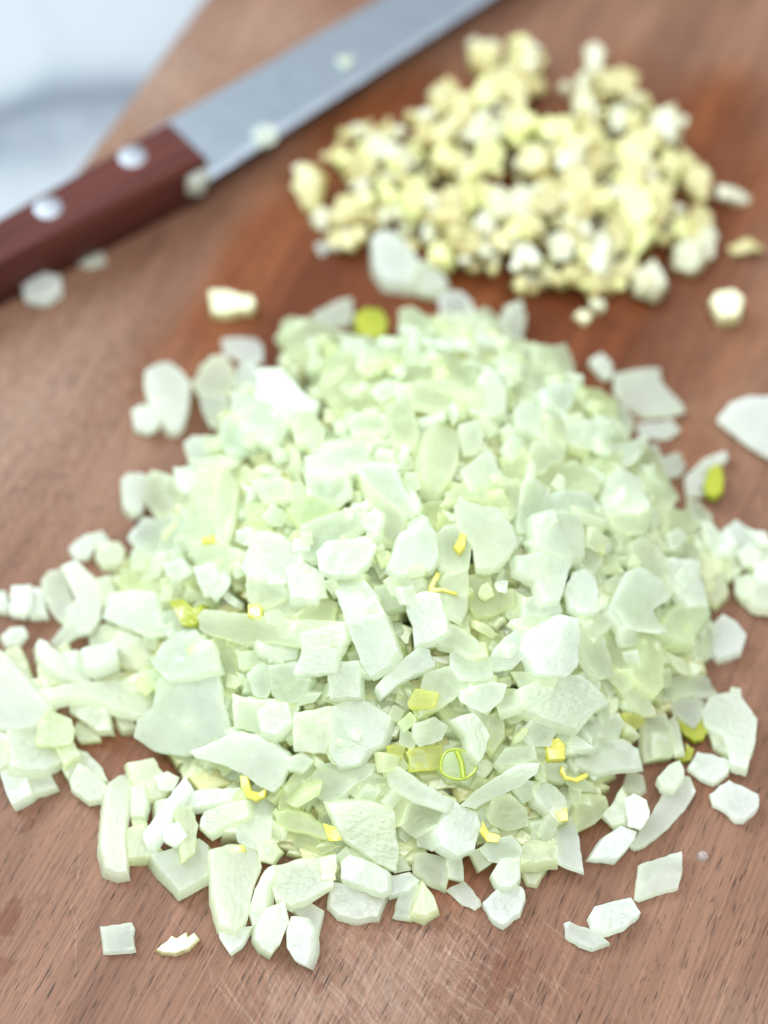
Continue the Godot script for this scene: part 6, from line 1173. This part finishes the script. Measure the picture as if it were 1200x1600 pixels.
	bit("onion_piece", "m", 2.8, 0.020, false, Vector3(-37.2, 4.6, 64.5), Vector3(0.192, 0.981, 0.017), -1.11, [0.5, -2.4, 2.7, -0.1, 0.7, 2.1, -2.2, 1.4, -2.1, -0.8], "tiny pale green onion chunk below left of the fan-shaped slab")
	bit("onion_piece", "w", 2.8, 0.020, false, Vector3(-35.6, 5.8, 69.7), Vector3(0.061, 0.988, 0.144), 0.65, [-2.4, 0, -0.6, -2.1, 1.9, -1.2, 1.7, 1.5, -0.7, 2], "tiny white onion chunk above left of the long tall slab")
	bit("onion_piece", "g", 2.8, 0.020, false, Vector3(-41.9, 3, 66.7), Vector3(0.015, 1.000, -0.010), 0.88, [-2.3, 0.2, -0.2, -1.5, 2.1, -0.4, 0.5, 1.5], "tiny green onion cube above left of the long tall slab")
	bit("onion_piece", "m", 2.8, 0.020, false, Vector3(-32.6, 3.8, 57.2), Vector3(-0.255, 0.922, 0.292), -2.40, [3.5, -0.2, 1.3, 2, -2, 2.1, -2.9, -0.6, 0, -2.6], "small pale green onion chunk just left of the fan-shaped slab")
	bit("onion_piece", "w", 2.8, 0.020, false, Vector3(-37.6, 4.6, 59.2), Vector3(0.120, 0.936, 0.331), 2.90, [2, 1.2, -0.6, 1.7, -2.4, 0.2, -0.8, -1.8, 1.6, -1.2], "tiny white onion chunk below the large glittering sheet")
	bit("onion_piece", "g", 2.8, 0.020, false, Vector3(-19.6, 4.6, 72.4), Vector3(-0.176, 0.947, 0.269), -1.36, [0.7, -2.4, 2.3, 0.2, 0.5, 2.4, -2, 1.2, -1.9, -1.3], "tiny green onion chunk just below right of the twisted upright slab")
	bit("onion_piece", "m", 2.8, 0.020, false, Vector3(16.6, 4.3, 73.5), Vector3(0.079, 0.922, 0.380), 0.75, [-2.3, 0.6, -0.6, -1.8, 1.8, -0.9, 1.2, 1.9], "tiny pale green onion cube just below the curved yellow chip")
	bit("onion_piece", "w", 2.8, 0.020, false, Vector3(7.7, 6.9, 71.1), Vector3(-0.127, 0.815, 0.565), 3.12, [2.4, 1.1, -1.1, 2.3, -2.8, 0, -0.4, -2.3, 2.2, -1.4], "small white onion chunk above the small green pyramid")
	bit("onion_piece", "m", 2.8, 0.020, false, Vector3(2.2, 3.5, 74.1), Vector3(-0.188, 0.823, 0.535), -2.51, [3.1, 0.3, -0.3, 1.5, -2.6, 0.4, -0.6, -1.8], "tiny pale green onion cube just below right of the large block with a yellow chip")
	bit("onion_piece", "w", 2, 0.020, false, Vector3(-53, 2.3, 7.3), Vector3(0.093, 0.986, 0.140), 1.39, [-0.9, 1.8, -1.5, -0.7, 0.9, -1.8, 1.5, 0.7], "tiny white onion tile above the oval folded flake")
	bit("onion_heart_scrap", "y", 1.2, 0.020, false, Vector3(-22.8, 8.5, 62.8), Vector3(-0.194, 0.930, 0.311), -2.39, [3.1, 0.5, 2.2, 1.4, -0.2, 0, -1.5, 0.7, -1.8, 1.9, -2.7, 0.7, -2, -0.9, -0.4, -1.5, 1.6, -0.8], "curled yellow rind on the fan-shaped slab's lower edge")
	# the rest of the heap, under and between the pieces above
	var st := SurfaceTool.new()
	st.begin(Mesh.PRIMITIVE_TRIANGLES)
	var foot := outline_of([-20.6, -44.9, -8.6, -29.6, 2.5, -31.6, 12.8, -45.9, 20.2, -40.5, 31.1, -31.5, 36.6, -20.6, 43.7, -15, 47.9, -5, 52.8, 3.8, 59.4, 10.7, 57.6, 23.8, 56.5, 31.6, 53.5, 40.7, 44.8, 46.2, 39.9, 55, 32.9, 65.7, 27.3, 71, 21.8, 68.1, 15.2, 69.4, 9.8, 68.7, 2.2, 73.2, -4.4, 76.4, -13.1, 75, -20.9, 70.3, -27.7, 63.6, -32.3, 56.9, -36.5, 51.3, -39.6, 43.5, -49.7, 35.5, -54.8, 28.1, -49.7, 16.5, -39.9, 10.4, -36.9, -1.3, -30.1, -12, -25.8, -23.6, -15.3, -8.4, -11.6, -2.1, -8.9, -12.4, -16, -28.5])
	var made := 0
	while made < 1750:
		var x := 6.0 + rng.randf_range(-1.0, 1.0) * 57.0
		var z := 14.0 + rng.randf_range(-1.0, 1.0) * 64.0
		var h := heap_height(x, z)
		if h < 1.5 or not Geometry2D.is_point_in_polygon(Vector2(x, z), foot):
			continue
		made += 1
		var small := made % 8 == 0
		var w := rng.randf_range(2.2, 4.6) if small else rng.randf_range(4.5, 8.5)
		var t := rng.randf_range(1.4, 3.0) if small else rng.randf_range(2.0, 4.0)
		var c := tints(["d", "D", "d", "e", "d"][made % 5])  # darkened tints paint the shade deep between the pieces
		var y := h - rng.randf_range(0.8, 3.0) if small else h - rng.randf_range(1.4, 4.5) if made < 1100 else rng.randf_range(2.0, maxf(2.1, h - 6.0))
		y = maxf(y, t + 0.3)
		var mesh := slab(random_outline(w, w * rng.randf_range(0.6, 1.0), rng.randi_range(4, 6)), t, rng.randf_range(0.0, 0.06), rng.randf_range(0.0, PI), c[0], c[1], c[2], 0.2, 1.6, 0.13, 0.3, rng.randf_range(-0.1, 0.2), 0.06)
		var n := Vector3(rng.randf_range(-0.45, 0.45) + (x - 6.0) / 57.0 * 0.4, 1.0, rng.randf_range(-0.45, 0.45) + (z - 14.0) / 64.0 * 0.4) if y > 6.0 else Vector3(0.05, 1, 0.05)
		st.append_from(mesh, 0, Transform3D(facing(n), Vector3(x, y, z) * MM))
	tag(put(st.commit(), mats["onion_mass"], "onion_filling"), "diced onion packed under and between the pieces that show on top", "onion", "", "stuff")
	# and the smallest dice and slivers, strewn among the larger pieces
	st = SurfaceTool.new()
	st.begin(Mesh.PRIMITIVE_TRIANGLES)
	made = 0
	while made < 760:
		var x := 6.0 + rng.randf_range(-1.0, 1.0) * 57.0
		var z := 14.0 + rng.randf_range(-1.0, 1.0) * 64.0
		var h := heap_height(x, z)
		if h < 1.5 or not Geometry2D.is_point_in_polygon(Vector2(x, z), foot):
			continue
		made += 1
		var sliver := made % 3 == 0
		var w := rng.randf_range(2.4, 5.2)
		var t := rng.randf_range(1.2, 2.8)
		var c := tints(["w", "m", "p", "w", "g", "w", "m"][made % 7])
		var y := maxf(h + (rng.randf_range(2.0, 4.6) if made % 4 == 0 else rng.randf_range(-0.6, 2.0)), t + 0.4)
		var mesh := slab(random_outline(w * (1.5 if sliver else 1.0), w * (0.5 if sliver else rng.randf_range(0.7, 1.0)), rng.randi_range(4, 5)), t, rng.randf_range(0.0, 0.16) if sliver else 0.03, rng.randf_range(0.0, PI), c[0], c[1], c[2], 0.16, 1.2, 0.06, 0.3, rng.randf_range(-0.1, 0.2), 0.08)
		var n := Vector3(rng.randf_range(-0.7, 0.7) + (x - 6.0) / 57.0 * 0.5, 1.0, rng.randf_range(-0.5, 0.8) + (z - 14.0) / 64.0 * 0.5)
		st.append_from(mesh, 0, Transform3D(facing(n) * Basis(Vector3.UP, rng.randf_range(-PI, PI)), Vector3(x, y, z) * MM))
	tag(put(st.commit(), mats["onion"], "onion_crumbs"), "smallest onion dice and slivers strewn among the larger pieces of the heap", "onion", "", "stuff")


func tube(path: Array, radius: float, closed: bool, tint: Color) -> ArrayMesh:
	var st := SurfaceTool.new()
	st.begin(Mesh.PRIMITIVE_TRIANGLES)
	var n := path.size()
	var rings := []
	for i in n:
		var a: Vector3 = path[(i + n - 1) % n] if closed or i > 0 else path[i]
		var b: Vector3 = path[(i + 1) % n] if closed or i < n - 1 else path[i]
		var d := (b - a).normalized()
		var s := d.cross(Vector3.UP).normalized()
		var u := s.cross(d)
		var ring := []
		for k in 8:
			ring.append(path[i] + (s * cos(TAU * k / 8.0) + u * sin(TAU * k / 8.0)) * radius)
		rings.append(ring)
	for i in (n if closed else n - 1):
		for k in 8:
			var j := (i + 1) % n
			var l := (k + 1) % 8
			var mid: Vector3 = rings[i][k] - path[i]
			tri(st, 1, rings[i][k], rings[j][k], rings[j][l], mid, tint, tint, tint)
			tri(st, 1, rings[i][k], rings[j][l], rings[i][l], mid, tint, tint, tint)
	st.generate_normals()
	return st.commit()


func build_marks() -> void:
	# the slice through a green shoot: a clear disc with a vivid rim and a band across it
	var ring := Node3D.new()
	ring.name = "onion_shoot_slice"
	add_child(ring)
	ring.transform = Transform3D(facing(Vector3(0.047, 0.927, 0.371)), Vector3(12.4, 14.9, 61.3) * MM)
	tag(ring, "round clear onion slice with a vivid green rim and a green band across", "onion")
	var a: float = 3
	var b: float = 2.5
	var path := []
	for i in 28:
		var t := TAU * i / 28.0
		path.append(Vector3(cos(t) * a * (1.0 + 0.07 * sin(3.0 * t + 1.0)), 0.12 * sin(2.0 * t), sin(t) * b * (1.0 + 0.06 * sin(2.0 * t))))
	put(tube(path, 0.24, true, Color(0.55, 0.62, 0.02)), mats["vivid"], "rim", ring)
	var bar := []
	for i in 9:
		var t := i / 8.0
		bar.append(Vector3(lerpf(-0.05, 0.30, t) * a + 0.3 * sin(PI * t), 0.05, lerpf(-0.9, 0.9, t) * b))
	put(tube(bar, 0.5, false, Color(0.50, 0.60, 0.02)), mats["vivid"], "band", ring)
	var disc := PackedVector2Array()
	for i in 18:
		disc.append(Vector2(cos(TAU * i / 18.0) * a, sin(TAU * i / 18.0) * b))
	var c := tints("G")
	var d := put(slab(disc, 1.6, 0.0, 0.0, c[0], c[1], c[2], 0.2, 2.0, 0.0, 0.1), mats["onion"], "disc", ring)
	d.position.y = 0.12 * MM
	# a drop of juice on the near board
	var drop := SphereMesh.new()
	drop.radius = 1.0 * MM
	drop.height = 1.0 * MM
	drop.is_hemisphere = true
	var o := put(drop, mats["juice"], "juice_drop")
	o.position = Vector3(54.6, 0, 71.2) * MM
	tag(o, "tiny clear drop of juice on the wood above the seamed onion tile", "juice drop")
